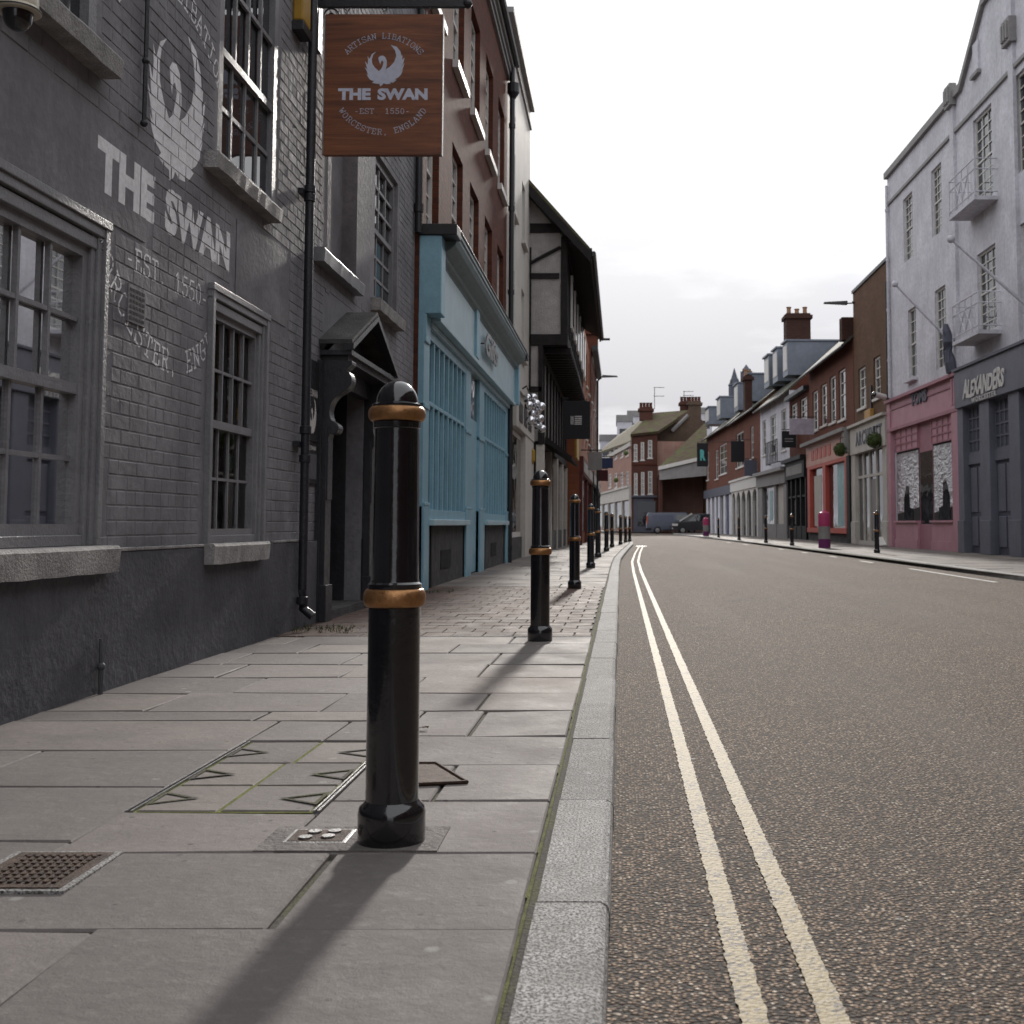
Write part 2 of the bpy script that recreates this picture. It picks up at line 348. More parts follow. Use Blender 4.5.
# ------------------------------------------------------------------ wall frames
class Wall:
    """vertical plane with s along it, z up, d outwards to the street"""
    def __init__(s, p0, p1, side):
        s.p = Vector((p0[0], p0[1], 0)); q = Vector((p1[0], p1[1], 0)); s.t = (q-s.p).normalized(); s.L = (q-s.p).length
        s.n = Vector((s.t.y, -s.t.x, 0))*side
    def P(s, a, z, d=0): v = s.p + s.t*a + s.n*d; return (v.x, v.y, z)
    def fn(s, a, z, d): return s.P(a, z, d)
    def uv(s, u, v, d=0):
        r = ray(u, v); p = s.p + s.n*d; k = (p-CAM).dot(s.n)/r.dot(s.n); q = CAM + r*k
        return (q-s.p).dot(s.t), q.z
    def box(s, mb, a0, a1, z0, z1, d0, d1, tint=.5):
        mb.hexa([s.P(a0,z0,d0), s.P(a1,z0,d0), s.P(a1,z0,d1), s.P(a0,z0,d1), s.P(a0,z1,d0), s.P(a1,z1,d0), s.P(a1,z1,d1), s.P(a0,z1,d1)], tint)
    def rect(s, u0, u1, v0, v1, d=0):
        """pixel-measured rectangle on the wall -> a0,a1,z0,z1"""
        a0 = s.uv(u0, 500, d)[0]; a1 = s.uv(u1, 500, d)[0]; um = (u0+u1)/2
        zt = s.uv(um, v0, d)[1]; zb = s.uv(um, v1, d)[1]
        return min(a0, a1), max(a0, a1), zb, zt
    def panel(s, mb, a0, a1, z0, z1, holes=(), dep=.12, d=0):
        A = sorted({a0, a1, *[h[0] for h in holes], *[h[1] for h in holes]}); Z = sorted({z0, z1, *[h[2] for h in holes], *[h[3] for h in holes]})
        A = [x for x in A if a0 <= x <= a1]; Z = [x for x in Z if z0 <= x <= z1]
        for i in range(len(A)-1):
            for j in range(len(Z)-1):
                ca, cz = (A[i]+A[i+1])/2, (Z[j]+Z[j+1])/2
                if any(h[0] < ca < h[1] and h[2] < cz < h[3] for h in holes): continue
                mb.quad(s.P(A[i],Z[j],d), s.P(A[i+1],Z[j],d), s.P(A[i+1],Z[j+1],d), s.P(A[i],Z[j+1],d))
        for h in holes:
            p, q, r, t = h[:4]
            mb.quad(s.P(p,r,d), s.P(p,t,d), s.P(p,t,d-dep), s.P(p,r,d-dep)); mb.quad(s.P(q,r,d), s.P(q,t,d), s.P(q,t,d-dep), s.P(q,r,d-dep))
            mb.quad(s.P(p,t,d), s.P(q,t,d), s.P(q,t,d-dep), s.P(p,t,d-dep)); mb.quad(s.P(p,r,d), s.P(q,r,d), s.P(q,r,d-dep), s.P(p,r,d-dep))

def window(W, root, a0, a1, z0, z1, cols=3, rows=2, d=-.1, fr=.06, bar=.025, fm=None, sill=None, sd=.07, sh=.1, sx=.08, pane=None, rail=.5, sash=True, backm=None):
    fm = fm or M['wframe']; mb = MB(); B = lambda *k: W.box(mb, *k)
    B(a0, a0+fr, z0, z1, d-.03, d+.03); B(a1-fr, a1, z0, z1, d-.03, d+.03)
    B(a0+fr, a1-fr, z0, z0+fr, d-.03, d+.03); B(a0+fr, a1-fr, z1-fr, z1, d-.03, d+.03)
    zm = z0 + (z1-z0)*rail; parts = [(z0+fr, z1-fr, 0)]
    if sash:
        B(a0+fr, a1-fr, zm-.025, zm+.025, d-.02, d+.022); parts = [(z0+fr, zm-.025, -.012), (zm+.025, z1-fr, .006)]
    for (p, q, o) in parts:
        for i in range(1, cols):
            x = a0+fr + (a1-a0-2*fr)*i/cols; B(x-bar/2, x+bar/2, p, q, d-.012+o, d+.012+o)
        for j in range(1, rows):
            z = p + (q-p)*j/rows; B(a0+fr, a1-fr, z-bar/2, z+bar/2, d-.010+o, d+.010+o)
    w = part(mb, 'window', fm, root)
    g = MB(); g.quad(W.P(a0+fr,z0+fr,d-.014), W.P(a1-fr,z0+fr,d-.014), W.P(a1-fr,z1-fr,d-.014), W.P(a0+fr,z1-fr,d-.014)); part(g, 'pane', pane or M['glass'], w)
    if sill:
        g = MB(); W.box(g, a0-sx, a1+sx, z0-sh, z0, d+.032, sd); part(g, 'sill', sill, w, bevel=.006)
    return w
def shell(W, root, a0, a1, z1, mat, dep=8, holes=(), hd=.12, z0=0, name='wall', endmat=None):
    """front with openings, both ends, back and a dark lining behind the openings"""
    mb = MB(); W.panel(mb, a0, a1, z0, z1, holes, hd)
    w = part(mb, name, mat, root)
    mb = MB(); q = lambda a, z, d: W.P(a, z, d)
    mb.quad(q(a0,z0,0), q(a0,z1,0), q(a0,z1,-dep), q(a0,z0,-dep)); mb.quad(q(a1,z0,0), q(a1,z1,0), q(a1,z1,-dep), q(a1,z0,-dep))
    mb.quad(q(a0,z0,-dep), q(a1,z0,-dep), q(a1,z1,-dep), q(a0,z1,-dep))
    part(mb, 'end_wall', endmat or mat, root)
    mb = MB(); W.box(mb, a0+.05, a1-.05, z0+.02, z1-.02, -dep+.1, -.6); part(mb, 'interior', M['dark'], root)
    return w
def pitched(W, root, a0, a1, z, dep, rise, mat, over=.3, fascia=None):
    mb = MB(); f = lambda a, h, d: W.P(a, h, d)
    t = .12; poly = [(over, z-over*rise/(dep/2)), (over, z-over*rise/(dep/2)+t), (-dep/2, z+rise+t), (-dep, z+t), (-dep, z), (-dep/2, z+rise)]
    mb.prism([(d, h) for d, h in poly], lambda d, h, a: W.P(a, h, d), a0, a1); part(mb, 'roof', mat, root)
    mb = MB(); 
    for a in (a0+.01, a1-.01): mb.add([f(a,z,0), f(a,z,-dep), f(a,z+rise,-dep/2)], [(0,1,2)])
    part(mb, 'gable', fascia or mat, root)
    zz = z-over*rise/(dep/2)
    mb = MB(); mb.tube([W.P(a0, zz, over+.05), W.P(a1, zz, over+.05)], .06, 8); part(mb, 'gutter', M['iron'], root)
def downpipe(W, root, a, z0, z1, d=.08, r=.04, mat=None, name='drainpipe'):
    mb = MB(); mb.tube([W.P(a, z0, d), W.P(a, z1, d)], r, 12)
    z = z0+.3
    while z < z1: mb.lathe([(r*1.3, -.05), (r*1.3, .05)], W.P(a, z, d), 12); z += 1.8
    return part(mb, name, mat or M['iron'], root)

# ------------------------------------------------------------------ lettering
def font_tris(s, bold=.0, spacing=1.0, shear=0.0):
    c = bpy.data.curves.new('t', 'FONT'); c.body = s; c.size = 1; c.offset = bold; c.space_character = spacing; c.shear = shear; c.resolution_u = 3
    o = bpy.data.objects.new('t', c); col.objects.link(o)
    dg = bpy.context.evaluated_depsgraph_get(); me = bpy.data.meshes.new_from_object(o.evaluated_get(dg))
    vs = [(v.co.x, v.co.y) for v in me.vertices]; me.calc_loop_triangles(); ts = [tuple(t.vertices) for t in me.loop_triangles]
    bpy.data.objects.remove(o); bpy.data.curves.remove(c); bpy.data.meshes.remove(me)
    x0 = min(v[0] for v in vs); x1 = max(v[0] for v in vs); y0 = min(v[1] for v in vs); y1 = max(v[1] for v in vs)
    return [[((vs[i][0]-x0)/(x1-x0), (vs[i][1]-y0)/(y1-y0)) for i in t] for t in ts]
def fit(tris, x0, x1, y0, y1): return [[(x0+(x1-x0)*a, y0+(y1-y0)*b) for a, b in t] for t in tris]
# slab-serif typewriter glyphs on a 4 x 6 grid
def seg(*p): return p
G = {
 'A':[[(0,0),(2,6),(4,0)],[(.8,2.2),(3.2,2.2)],[(-.5,0),(1,0)],[(3,0),(4.5,0)]],
 'R':[[(.6,0),(.6,6)],[(-.2,6),(3,6),(3.9,5.2),(3.9,3.8),(3,3),(.6,3)],[(2.4,3),(4,0),(4.7,0)],[(-.2,0),(1.5,0)]],
 'T':[[(2,0),(2,6)],[(-.2,4.8),(-.2,6),(4.2,6),(4.2,4.8)],[(1,0),(3,0)]],
 'I':[[(2,0),(2,6)],[(.7,6),(3.3,6)],[(.7,0),(3.3,0)]],
 'S':[[(4,4.6),(3.2,6),(1,6),(.1,5.2),(.1,3.9),(1,3.2),(3.2,2.8),(4,2),(4,.8),(3.1,0),(.9,0),(0,1.3)],[(4,4.4),(4,6)],[(0,0),(0,1.6)]],
 'N':[[(.4,0),(.4,6),(3.6,0),(3.6,6)],[(-.5,6),(.5,6)],[(2.8,6),(4.5,6)],[(-.4,0),(1.2,0)]],
 'L':[[(.9,0),(.9,6)],[(0,6),(1.9,6)],[(0,0),(4,0),(4,1.7)]],
 'B':[[(.6,0),(.6,6)],[(-.2,6),(3,6),(3.7,5.3),(3.7,3.8),(3,3.1),(.6,3.1)],[(3,3.1),(4,2.3),(4,.8),(3.1,0),(-.2,0)]],
 'O':[[(1.2,0),(.1,1.4),(.1,4.6),(1.2,6),(2.8,6),(3.9,4.6),(3.9,1.4),(2.8,0),(1.2,0)]],
 'W':[[(0,6),(.9,0),(2,4.4),(3.1,0),(4,6)],[(-.6,6),(.8,6)],[(3.2,6),(4.6,6)]],
 'C':[[(3.9,4.4),(3.1,6),(1.2,6),(.1,4.6),(.1,1.4),(1.2,0),(3,0),(4,1.2)],[(3.9,4.2),(3.9,6)]],
 'E':[[(.7,0),(.7,6)],[(-.2,6),(3.8,6),(3.8,4.5)],[(.7,3.1),(2.7,3.1)],[(-.2,0),(4,0),(4,1.6)]],
 'G':[[(3.9,4.6),(3.1,6),(1.2,6),(.1,4.6),(.1,1.4),(1.2,0),(3.2,0),(3.8,.6),(3.8,2.6)],[(2.4,2.6),(4.4,2.6)]],
 'D':[[(.6,0),(.6,6)],[(-.2,6),(2.6,6),(3.9,4.6),(3.9,1.4),(2.6,0),(-.2,0)]],
 '1':[[(.8,5),(2.1,6),(2.1,0)],[(.8,0),(3.4,0)]],
 '5':[[(3.7,6),(.7,6),(.5,3.3),(2.6,3.7),(3.8,2.8),(3.8,1),(2.6,0),(.9,0),(.1,1)]],
 '0':[[(1.2,0),(.3,1.6),(.3,4.4),(1.2,6),(2.8,6),(3.7,4.4),(3.7,1.6),(2.8,0),(1.2,0)]],
 '.':[[(1.6,0),(2.2,0),(2.2,.6),(1.6,.6),(1.6,0)]], ',':[[(2,.6),(1.6,-.9)]], '-':[[(.8,2.6),(3.2,2.6)]], ' ':[]}
def stroke(glyph, w=.62):
    out = []
    for pl in G[glyph]:
        for (ax, ay), (bx, by) in zip(pl, pl[1:]):
            dx, dy = bx-ax, by-ay; L = math.hypot(dx, dy) or 1; dx /= L; dy /= L
            ax2, ay2, bx2, by2 = ax-dx*w*.42, ay-dy*w*.42, bx+dx*w*.42, by+dy*w*.42; nx, ny = -dy*w/2, dx*w/2
            a, b, c, d = (ax2+nx, ay2+ny), (bx2+nx, by2+ny), (bx2-nx, by2-ny), (ax2-nx, ay2-ny); out += [[a, b, c], [a, c, d]]
    return [[((x-2)/6, y/6) for x, y in t] for t in out]       # height 1, centred
SW = [(412,322),(392,345),(384,375),(388,405),(405,430),(430,452),(447,438),(456,415),(461,396),(452,381),(446,387),(440,408),(430,385),(426,365),(437,352),(455,349),(471,359),(482,385),(481,420),(474,442),(500,425),(530,392),(543,350),(535,315),(505,277),(545,290),(570,322),(577,352),(583,345),(582,378),(597,362),(588,405),(572,430),(597,400),(585,440),(568,462),(588,440),(576,475),(558,494),(535,508),(548,510),(525,530),(505,527),(508,537),(480,540),(462,533),(455,545),(440,555),(436,538),(412,536),(388,530),(400,520),(375,510),(362,494),(350,470),(362,480),(352,452),(338,425),(356,442),(350,420),(340,385),(357,410),(360,380),(356,352),(368,372),(385,338)]
def emblem():
    """list of triangles; x in units of the THE SWAN text width, baseline at 0"""
    n = lambda x, y: ((x-459)/582, (645-y)/582); T = []
    pg = [n(*p) for p in SW]; T += [[pg[i] for i in t] for t in tessellate_polygon([[Vector((a, b, 0)) for a, b in pg]])]
    T += fit(font_tris('THE', .055), -.5, -.135, 0, .134); T += fit(font_tris('SWAN', .055), -.06, .5, 0, .134)
    s = '-EST. 1550-'
    for i, ch in enumerate(s):
        cx = (290+(620-290)*i/(len(s)-1)-459)/582; h = .058 if ch != '-' else .05
        T += [[(cx+x*h, -.155+y*h) for x, y in t] for t in stroke(ch)]
    cy, Rr = .18, .545
    def arc(s, a0, a1, top):
        for i, ch in enumerate(s):
            a = R(a0+(a1-a0)*i/(len(s)-1)); h = .062
            for t in stroke(ch):
                q = []
                for x, y in t:
                    if top: r = Rr-.02+y*h; q.append((r*math.sin(a)+x*h*math.cos(a), cy+r*math.cos(a)-x*h*math.sin(a)))
                    else: r = Rr+.03-y*h; q.append((r*math.sin(a)+x*h*math.cos(a), cy-r*math.cos(a)+x*h*math.sin(a)))
                T.append(q)
    arc('ARTISAN LIBATIONS', -47, 48, True); arc('WORCESTER, ENGLAND', -56, 56, False)
    return T
def tri_part(T, fn, name, mat, root, th=0, **k):
    mb = MB()
    for t in T:
        if th: 
            mb.add([fn(*p, 0) for p in t] + [fn(*p, th) for p in t], [(0,1,2),(3,4,5),(0,1,4,3),(1,2,5,4),(2,0,3,5)])
        else: mb.add([fn(*p, 0) for p in t], [(0, 1, 2)])
    return part(mb, name, mat, root, **k)
# ------------------------------------------------------------------ ground
ROADZ = -.085
mb = MB(); mb.quad((-600,-200,-.12), (600,-200,-.12), (600,900,-.12), (-600,900,-.12)); struct(mb, 'ground', M['stone'])
mb = MB(); mb.quad((-1.2,-6,ROADZ), (9.5,-6,ROADZ), (9.5,64,ROADZ), (-1.2,64,ROADZ)); mb.quad((-40,64,ROADZ), (14,64,ROADZ), (14,118,ROADZ), (-40,118,ROADZ))
mb.quad((-40,52,ROADZ), (-1.2,52,ROADZ), (-1.2,64,ROADZ), (-40,64,ROADZ)); struct(mb, 'road', M['asphalt'])
# kerb lines
def kl(y):   # outer face of left kerb
    P = [(-8,-.02), (22,-.03), (28,.0), (36,.17), (42,.33), (48,.5), (52,.55), (56,.5)]
    for (a, x), (b, z) in zip(P, P[1:]):
        if a <= y <= b: return x+(z-x)*(y-a)/(b-a)
    return P[-1][1]
def kr(y):
    P = [(-8,6.15), (10,6.2), (30,6.3), (42,6.15), (50,5.9), (60,5.6), (72,5.3), (85,4.8), (100,4.4)]
    for (a, x), (b, z) in zip(P, P[1:]):
        if a <= y <= b: return x+(z-x)*(y-a)/(b-a)
    return P[-1][1]
def kerb(name, fx, w, sgn, y0, y1):
    mb = MB(); y = y0
    while y < y1:
        L = U(.85, .98) if y < 12 else 2.0; e = min(y+L-.006, y1); t = U(0, 1); j = U(-.003, .003); zt = U(-.002, .002)
        a0, a1 = fx(y), fx(e); rr = .018
        # rounded nose profile: outer face -> chamfer -> top
        pr = [(0, -.13), (0, -.022), (.006, -.008), (.02, 0), (w, 0), (w, -.13)]
        vs = [(a0-sgn*p+j, y, z+zt) for p, z in pr] + [(a1-sgn*p+j, e, z+zt) for p, z in pr]; n = len(pr)
        mb.add(vs, [(i, i+1, n+i+1, n+i) for i in range(n-1)] + [tuple(range(n)), tuple(range(n, 2*n))], t); y += L
    return struct(mb, name, M['kerb'], smooth=False)
kerb('kerb_left', kl, .155, 1, -1, 57); kerb('kerb_right', kr, .16, -1, 8, 100)
# flagstones
mb = MB()
def slab(x0, x1, y0, y1, g=.005, zj=.004, ch=.005):
    if x1-x0 < .03 or y1-y0 < .03: return
    z = [U(-zj, zj) for _ in range(4)]; t = U(0, 1); g0 = [g+U(-.002, .003) for _ in range(4)]
    X0, X1, Y0, Y1 = x0+g0[0], x1-g0[1], y0+g0[2], y1-g0[3]
    vs = [(X0,Y0,-.03),(X1,Y0,-.03),(X1,Y1,-.03),(X0,Y1,-.03),(X0,Y0,z[0]-ch),(X1,Y0,z[1]-ch),(X1,Y1,z[2]-ch),(X0,Y1,z[3]-ch),
          (X0+ch,Y0+ch,z[0]),(X1-ch,Y0+ch,z[1]),(X1-ch,Y1-ch,z[2]),(X0+ch,Y1-ch,z[3])]
    mb.add(vs, [(8,9,10,11),(0,1,5,4),(1,2,6,5),(2,3,7,6),(3,0,4,7),(4,5,9,8),(5,6,10,9),(6,7,11,10),(7,4,8,11)], t)
XR = -.200; XW = -2.56
def row(y0, y1, cuts, xl=XW, xr=XR):
    xs = sorted([xl, xr, *[c for c in cuts if xl < c < xr]])
    for a, b in zip(xs, xs[1:]): slab(a, b, y0, y1)
XB = -1.39
for y0, y1, c in ((-.3,.6,[-1.0]), (.6,1.42,[-.7]), (1.42,2.34,[-1.04]), (2.34,2.88,[-.70])): row(y0, y1, c, XB, XR)
for y0, y1, c in ((-.3,.7,[]), (.7,1.5,[-2.0]), (1.5,2.42,[]), (2.42,3.0,[-1.9]), (3.0,3.62,[]), (3.62,4.2,[-2.05]), (4.2,4.82,[])): row(y0, y1, c, XW, XB)
row(2.88, 3.29, [], XB, -.84); row(4.37, 4.82, [-1.1], XB, -.84)
for y0, y1, c in ((2.88,3.42,[]), (3.42,3.95,[-.55]), (3.95,4.47,[]), (4.47,5.07,[-.58])): row(y0, y1, c, -.84, XR)
row(4.82, 5.07, [-1.5], XW, -.84)
ys = [5.07, 5.6, 6.18, 6.75, 7.35, 7.9, 8.42]
for i in range(len(ys)-1): 
    c = []; x = XW+U(.2, .9)
    while x < XR-.3: c.append(x); x += U(.6, 1.1)
    row(ys[i], ys[i+1], c)
struct(mb, 'pavement_left', M['slab'])
mb = MB(); y = 15.2
while y < 57:
    h = U(.5, .75); x = -3.2
    xr = min(kl(y), kl(y+h))-.17
    while x < xr-.25:
        w = U(.55, 1.0); x1 = x+w if x+w < xr-.3 else xr; slab(x, x1, y, min(y+h, 57)); x = x1
    y += h
struct(mb, 'pavement_left_far', M['slab_far'])
mb = MB(); y = 8.47; k = 0
while y < 15.18:
    x = -3.2 + (k % 2)*.11
    while x < -.22: slab(x, min(x+.22, -.215), y, min(y+.29, 15.18), .0035, .002, .004); x += .22
    y += .29; k += 1
struct(mb, 'block_paving', M['paver'])
mb = MB(); mb.quad((-3.4,-.5,-.011), (-.17,-.5,-.011), (-.17,26,-.011), (-3.4,26,-.011)); mb.quad((-3.4,26,-.011), (-.17,26,-.011), (.38,57,-.011), (-3.4,57,-.011)); struct(mb, 'pavement_bedding', M['mortar'])
mb = MB(); mb.box(-1.45, -.215, 8.425, 8.462, -.03, .001); struct(mb, 'pavement_edging', M['kerb'])
# right pavement
mb = MB(); y = 14.0
while y < 108:
    h = U(.6, .8) if y < 60 else 1.5; x = max(kr(y), kr(y+h))+.17
    while x < 10.6:
        w = U(.6, 1.0); x1 = min(x+w, 10.7); slab(x, x1, y, y+h); x = x1
    y += h
struct(mb, 'pavement_right', M['slab_far'])
mb = MB(); mb.quad((6.3,14,-.012), (11,14,-.012), (11,60,-.012), (5.7,60,-.012)); mb.quad((5.7,60,-.0121), (11,60,-.0121), (11,108,-.0121), (4.6,108,-.0121)); struct(mb, 'pavement_bedding_right', M['mortar'])
# yellow lines (ragged edges)
def stripe(name, fx, w, y0, y1, mat, step=.012, jag=.003):
    mb = MB(); y = y0; L = Rr = None; z = ROADZ+.004
    while y < y1:
        st = step if y < 7 else (.05 if y < 20 else .5)
        a = (fx(y)-w/2+U(-jag, jag), y, z); b = (fx(y)+w/2+U(-jag, jag), y, z)
        if L: mb.quad(L, Rr, b, a)
        L, Rr = a, b; y += st
    return struct(mb, name, mat)
mb = MB(); y = 1.0
while y < 14:
    e = y+U(.05,.3); w = U(.002,.010)
    mb.quad((-.2-w,y,-.0045),(-.2+.004,y,-.0045),(-.2+.004,e,-.0045),(-.2-w*.5,e,-.0045)); y = e
_o = struct(mb, 'moss_line', paint('kerb_moss', (.13,.14,.035), .9, 0, .4, .003, 20, .6)); _o['kind'] = 'stuff'; tag(_o, 'thin green moss in the joint between the flagstones and the left kerb', 'moss')
stripe('yellow_line', lambda y: kl(y)+.262, .050, .3, 48, M['yellow']); stripe('yellow_line', lambda y: kl(y)+.405, .052, .3, 48, M['yellow'])
for a, b in ((18, 24), (27, 28.6), (31.5, 33), (36, 37.5), (41, 42.5), (50, 52), (56, 58)): stripe('white_bay_line', lambda y: kr(y)-.55, .09, a, b, M['white_line'], .1)
stripe('white_junction_line', lambda y: 2.2, 4.2, 62, 62.25, M['white_line'], .1); 
stripe('white_junction_line', lambda y: 1.2, 3.0, 78, 78.4, M['white_line'], .1)

# gully next to the kerb end
mb = MB(); mb.box(.6, 1.0, 46.6, 47.1, ROADZ, ROADZ+.012); solo(mb, 'drain_cover', M['iron'], 'dark drain cover in the road at the far end of the yellow lines', 'drain')

# covers in the pavement -----------------------------------------------------
tr = thing('inspection_cover', 'stone filled inspection cover with steel edges and triangular keyholes, left of the nearest bollard', 'manhole cover', (-1.1, 3.8, 0))
mb = MB()
for x in (-1.385, -.848): mb.box(x, x+.007, 3.3, 4.36, -.02, .003); mb.box(x+.016 if x < -1 else x-.012, x+.022 if x < -1 else x-.006, 3.3, 4.36, -.02, .003)
part(mb, 'frame', M['steel'], tr)
mb = MB(); _m = mb
yy = [3.305, 3.63, 3.97, 4.355]
for a, b in zip(yy, yy[1:]):
    xj = U(-1.2, -1.05); slab(-1.36, xj, a, b, .006, .001, .004); slab(xj, -.865, a, b, .006, .001, .004)
part(mb, 'infill_slab', M['slab'], tr)
M['moss'] = paint('moss', (.17, .185, .04), .9, 0, .4, .003, 20, .6)
mb = MB(); mb.box(-1.362, -.862, 3.30, 4.36, -.02, -.0035); part(mb, 'moss_joint', M['moss'], tr)
for a, b in zip(yy, yy[1:]):
    for x, sg in ((-1.358, 1), (-.867, -1)):
        if a > 4.2 and sg < 0: continue
        ym = (a+b)/2; g = MB(); o = [(x, ym-.10), (x+sg*.13, ym-.02), (x, ym+.06)]; ce = (x+sg*.045, ym-.02)
        i_ = [(ce[0]+(p[0]-ce[0])*.72, ce[1]+(p[1]-ce[1])*.72) for p in o]
        g.add([(*p, .0035) for p in o]+[(*p, .0035) for p in i_]+[(*p, -.006) for p in i_], [(0,1,4,3),(1,2,5,4),(2,0,3,5),(3,4,7,6),(4,5,8,7),(5,3,6,8)]); part(g, 'keyhole', M['mortar'], tr)
        g = MB(); g.add([(*p, -.004) for p in i_], [(0,1,2)]); part(g, 'keyhole_slot', M['rust'], tr)
# rusty drain cover left
g0, g1 = ground(8, 868), ground(84, 868)
t = thing('drain_grate', 'rusty square iron drain cover set in the flagstones at the left edge', 'drain', (-1.34, 2.72, 0))
mb = MB()
mb.box(-1.45,-1.43,2.58,2.86,-.01,.009); mb.box(-1.245,-1.225,2.58,2.86,-.01,.009); mb.box(-1.43,-1.245,2.58,2.605,-.01,.009); mb.box(-1.43,-1.245,2.835,2.86,-.01,.009); part(mb, 'frame', M['rust'], t, bevel=.002)
mb = MB(); mb.box(-1.43,-1.245,2.605,2.835,-.01,.0066)
for i in range(9):
    for j in range(8):
        x, y = -1.418+i*.0195, 2.619+j*.0285; mb.box(x, x+.0105, y, y+.016, .0066, .0105)
part(mb, 'plate', M['rust'], t)
mb = MB(); mb.box(-1.468,-1.207,2.565,2.875,-.01,.0062); solo(mb, 'cement_patch', M['kerb'], 'pale cement patch around the rusty drain cover', 'cement patch')
# small stop tap cover at the foot of the bollard
t = thing('stopcock_cover', 'small worn metal cover with two rings beside the foot of the nearest bollard', 'manhole cover', (-.77, 3.02, 0))
mb = MB(); mb.box(-.85,-.69,2.96,3.09,-.01,.005); part(mb, 'plate', M['steel'], t, bevel=.002)
mb = MB(); mb.box(-.84,-.70,2.97,3.08,.005,.0062); part(mb, 'panel', M['rust'], t)
for x, y in ((-.80,3.00), (-.79,3.055), (-.745,3.01), (-.74,3.06)):
    g = MB(); g.lathe([(.009,0),(.017,0),(.017,.004),(.009,.004)], (x, y, .0062), 16); part(g, 'ring', M['steel'], t)
mb = MB(); mb.box(-.90,-.45,2.89,3.12,-.01,.0042); solo(mb, 'cement_patch', paint('grey_cement', (.19,.17,.163), .8, 0, .3, .004, 8, .4), 'dark cement patch under the nearest bollard', 'cement patch')
# recessed brown cover behind the bollard
t = thing('recessed_cover', 'sunken brown iron cover with a raised rim just behind the nearest bollard', 'manhole cover', (-.5, 3.66, 0))
a, b, c, d = (-.62,3.50), (-.455,3.46), (-.495,3.80), (-.62,3.80)
a, b, c, d = ground(400,787), ground(467,784), ground(436,765), ground(400,765)
mb = MB(); mb.add([(*p.xy, .006) for p in (a, b, c, d)], [(0,1,2,3)]); part(mb, 'plate', M['rust'], t)
mb = MB()
for p, q in ((a, b), (b, c), (c, d), (d, a)): mb.tube([(p.x, p.y, .006), (q.x, q.y, .006)], .006, 6)
part(mb, 'rim', M['rust'], t)
# leaf litter and tufts
def leaf(x, y, s, label):
    mb = MB(); a = U(0, 6); pts = []
    for i in range(9):
        th = 2*math.pi*i/9; r = s*(1 if i % 2 else .6); pts.append((x+r*math.cos(th+a), y+.6*r*math.sin(th+a), .006+U(0, .012)))
    mb.add(pts+[(x, y, .018)], [(i, (i+1) % 9, 9) for i in range(9)]); solo(mb, 'fallen_leaf', M['rust'], label, 'leaf')
leaf(*ground(423,731).xy, .03, 'small brown dead leaf on the flagstones right of the nearest bollard')
def tuft(px, py, label, n=60, sp=.14, mat=None):
    c = ground(px, py); mb = MB()
    for _ in range(n):
        x, y = c.x+U(-sp, sp)*1.2, c.y+U(-sp, sp); h = U(.01, .045); a = U(0, 6.3); w = .004
        dx, dy = math.cos(a), math.sin(a); mb.add([(x-dx*w, y-dy*w, 0), (x+dx*w, y+dy*w, 0), (x+U(-.02,.02), y+U(-.02,.02), h)], [(0,1,2)])
    o = mesh_obj(mb, 'weeds', mat or M['weed']); o['kind'] = 'stuff'; tag(o, label, 'weeds')
M['weed'] = paint('weed_green', (.075, .09, .025), .8, 0, .4, 0)
tuft(312, 630, 'green weeds growing at the foot of the dark porch', 260, .28)
tuft(430, 592, 'thin green weeds growing in the paving joints near the blue shopfront', 120, .22)

for _o in list(sc.objects):
    if _o.name.split('.')[0] in ('pavement_left','block_paving','pavement_edging','inspection_cover','drain_grate','cement_patch','stopcock_cover'): _o.location.y += .056
# ------------------------------------------------------------------ bollards
bol = thing('bollard', 'nearest black bollard with two gold rings, the large one filling the foreground', 'bollard', (0, 0, 0), 'black and gold bollards along the left kerb')
HB = 1.165; s_ = HB/470
mb = MB(); mb.lathe([(.083,0),(.085,.004),(.085,.075),(.081,.09),(.072,.097),(.067,.105)], n=64); part(mb, 'base', M['black'], bol, smooth=True)
mb = MB(); mb.lathe([(.0665,.09),(.0655,.575),(.0655,.588)], n=64); part(mb, 'lower_shaft', M['black'], bol, smooth=True)
def ring(z, r, h, nm='gold_ring'):
    g = MB(); g.lathe([(r-.016,-h/2)]+[(r-.011+.011*math.cos(a), h/2*math.sin(a)) for a in [R(x) for x in range(-80, 81, 16)]]+[(r-.016,h/2)], (0,0,z), 64); part(g, nm, M['gold'], bol, smooth=True)
ring(.612, .0795, .046); ring(1.083, .0735, .038)
mb = MB(); mb.lathe([(.067,.633),(.068,.638),(.068,.647),(.062,.652),(.0605,.66),(.0575,1.045),(.060,1.047),(.061,1.062)], n=64); part(mb, 'upper_shaft', M['black'], bol, smooth=True)
mb = MB(); mb.lathe([(.062,1.098),(.064,1.101),(.064,1.108),(.058,1.111)]+[(.0535*math.cos(a), 1.113+.058*math.sin(a)) for a in [R(x) for x in range(0, 89, 8)]]+[(.002,1.1712)], n=64); part(mb, 'cap', M['black'], bol, smooth=True)
bol.location = (-.580, 3.045, 0); bol.scale = (1, 1, 1)
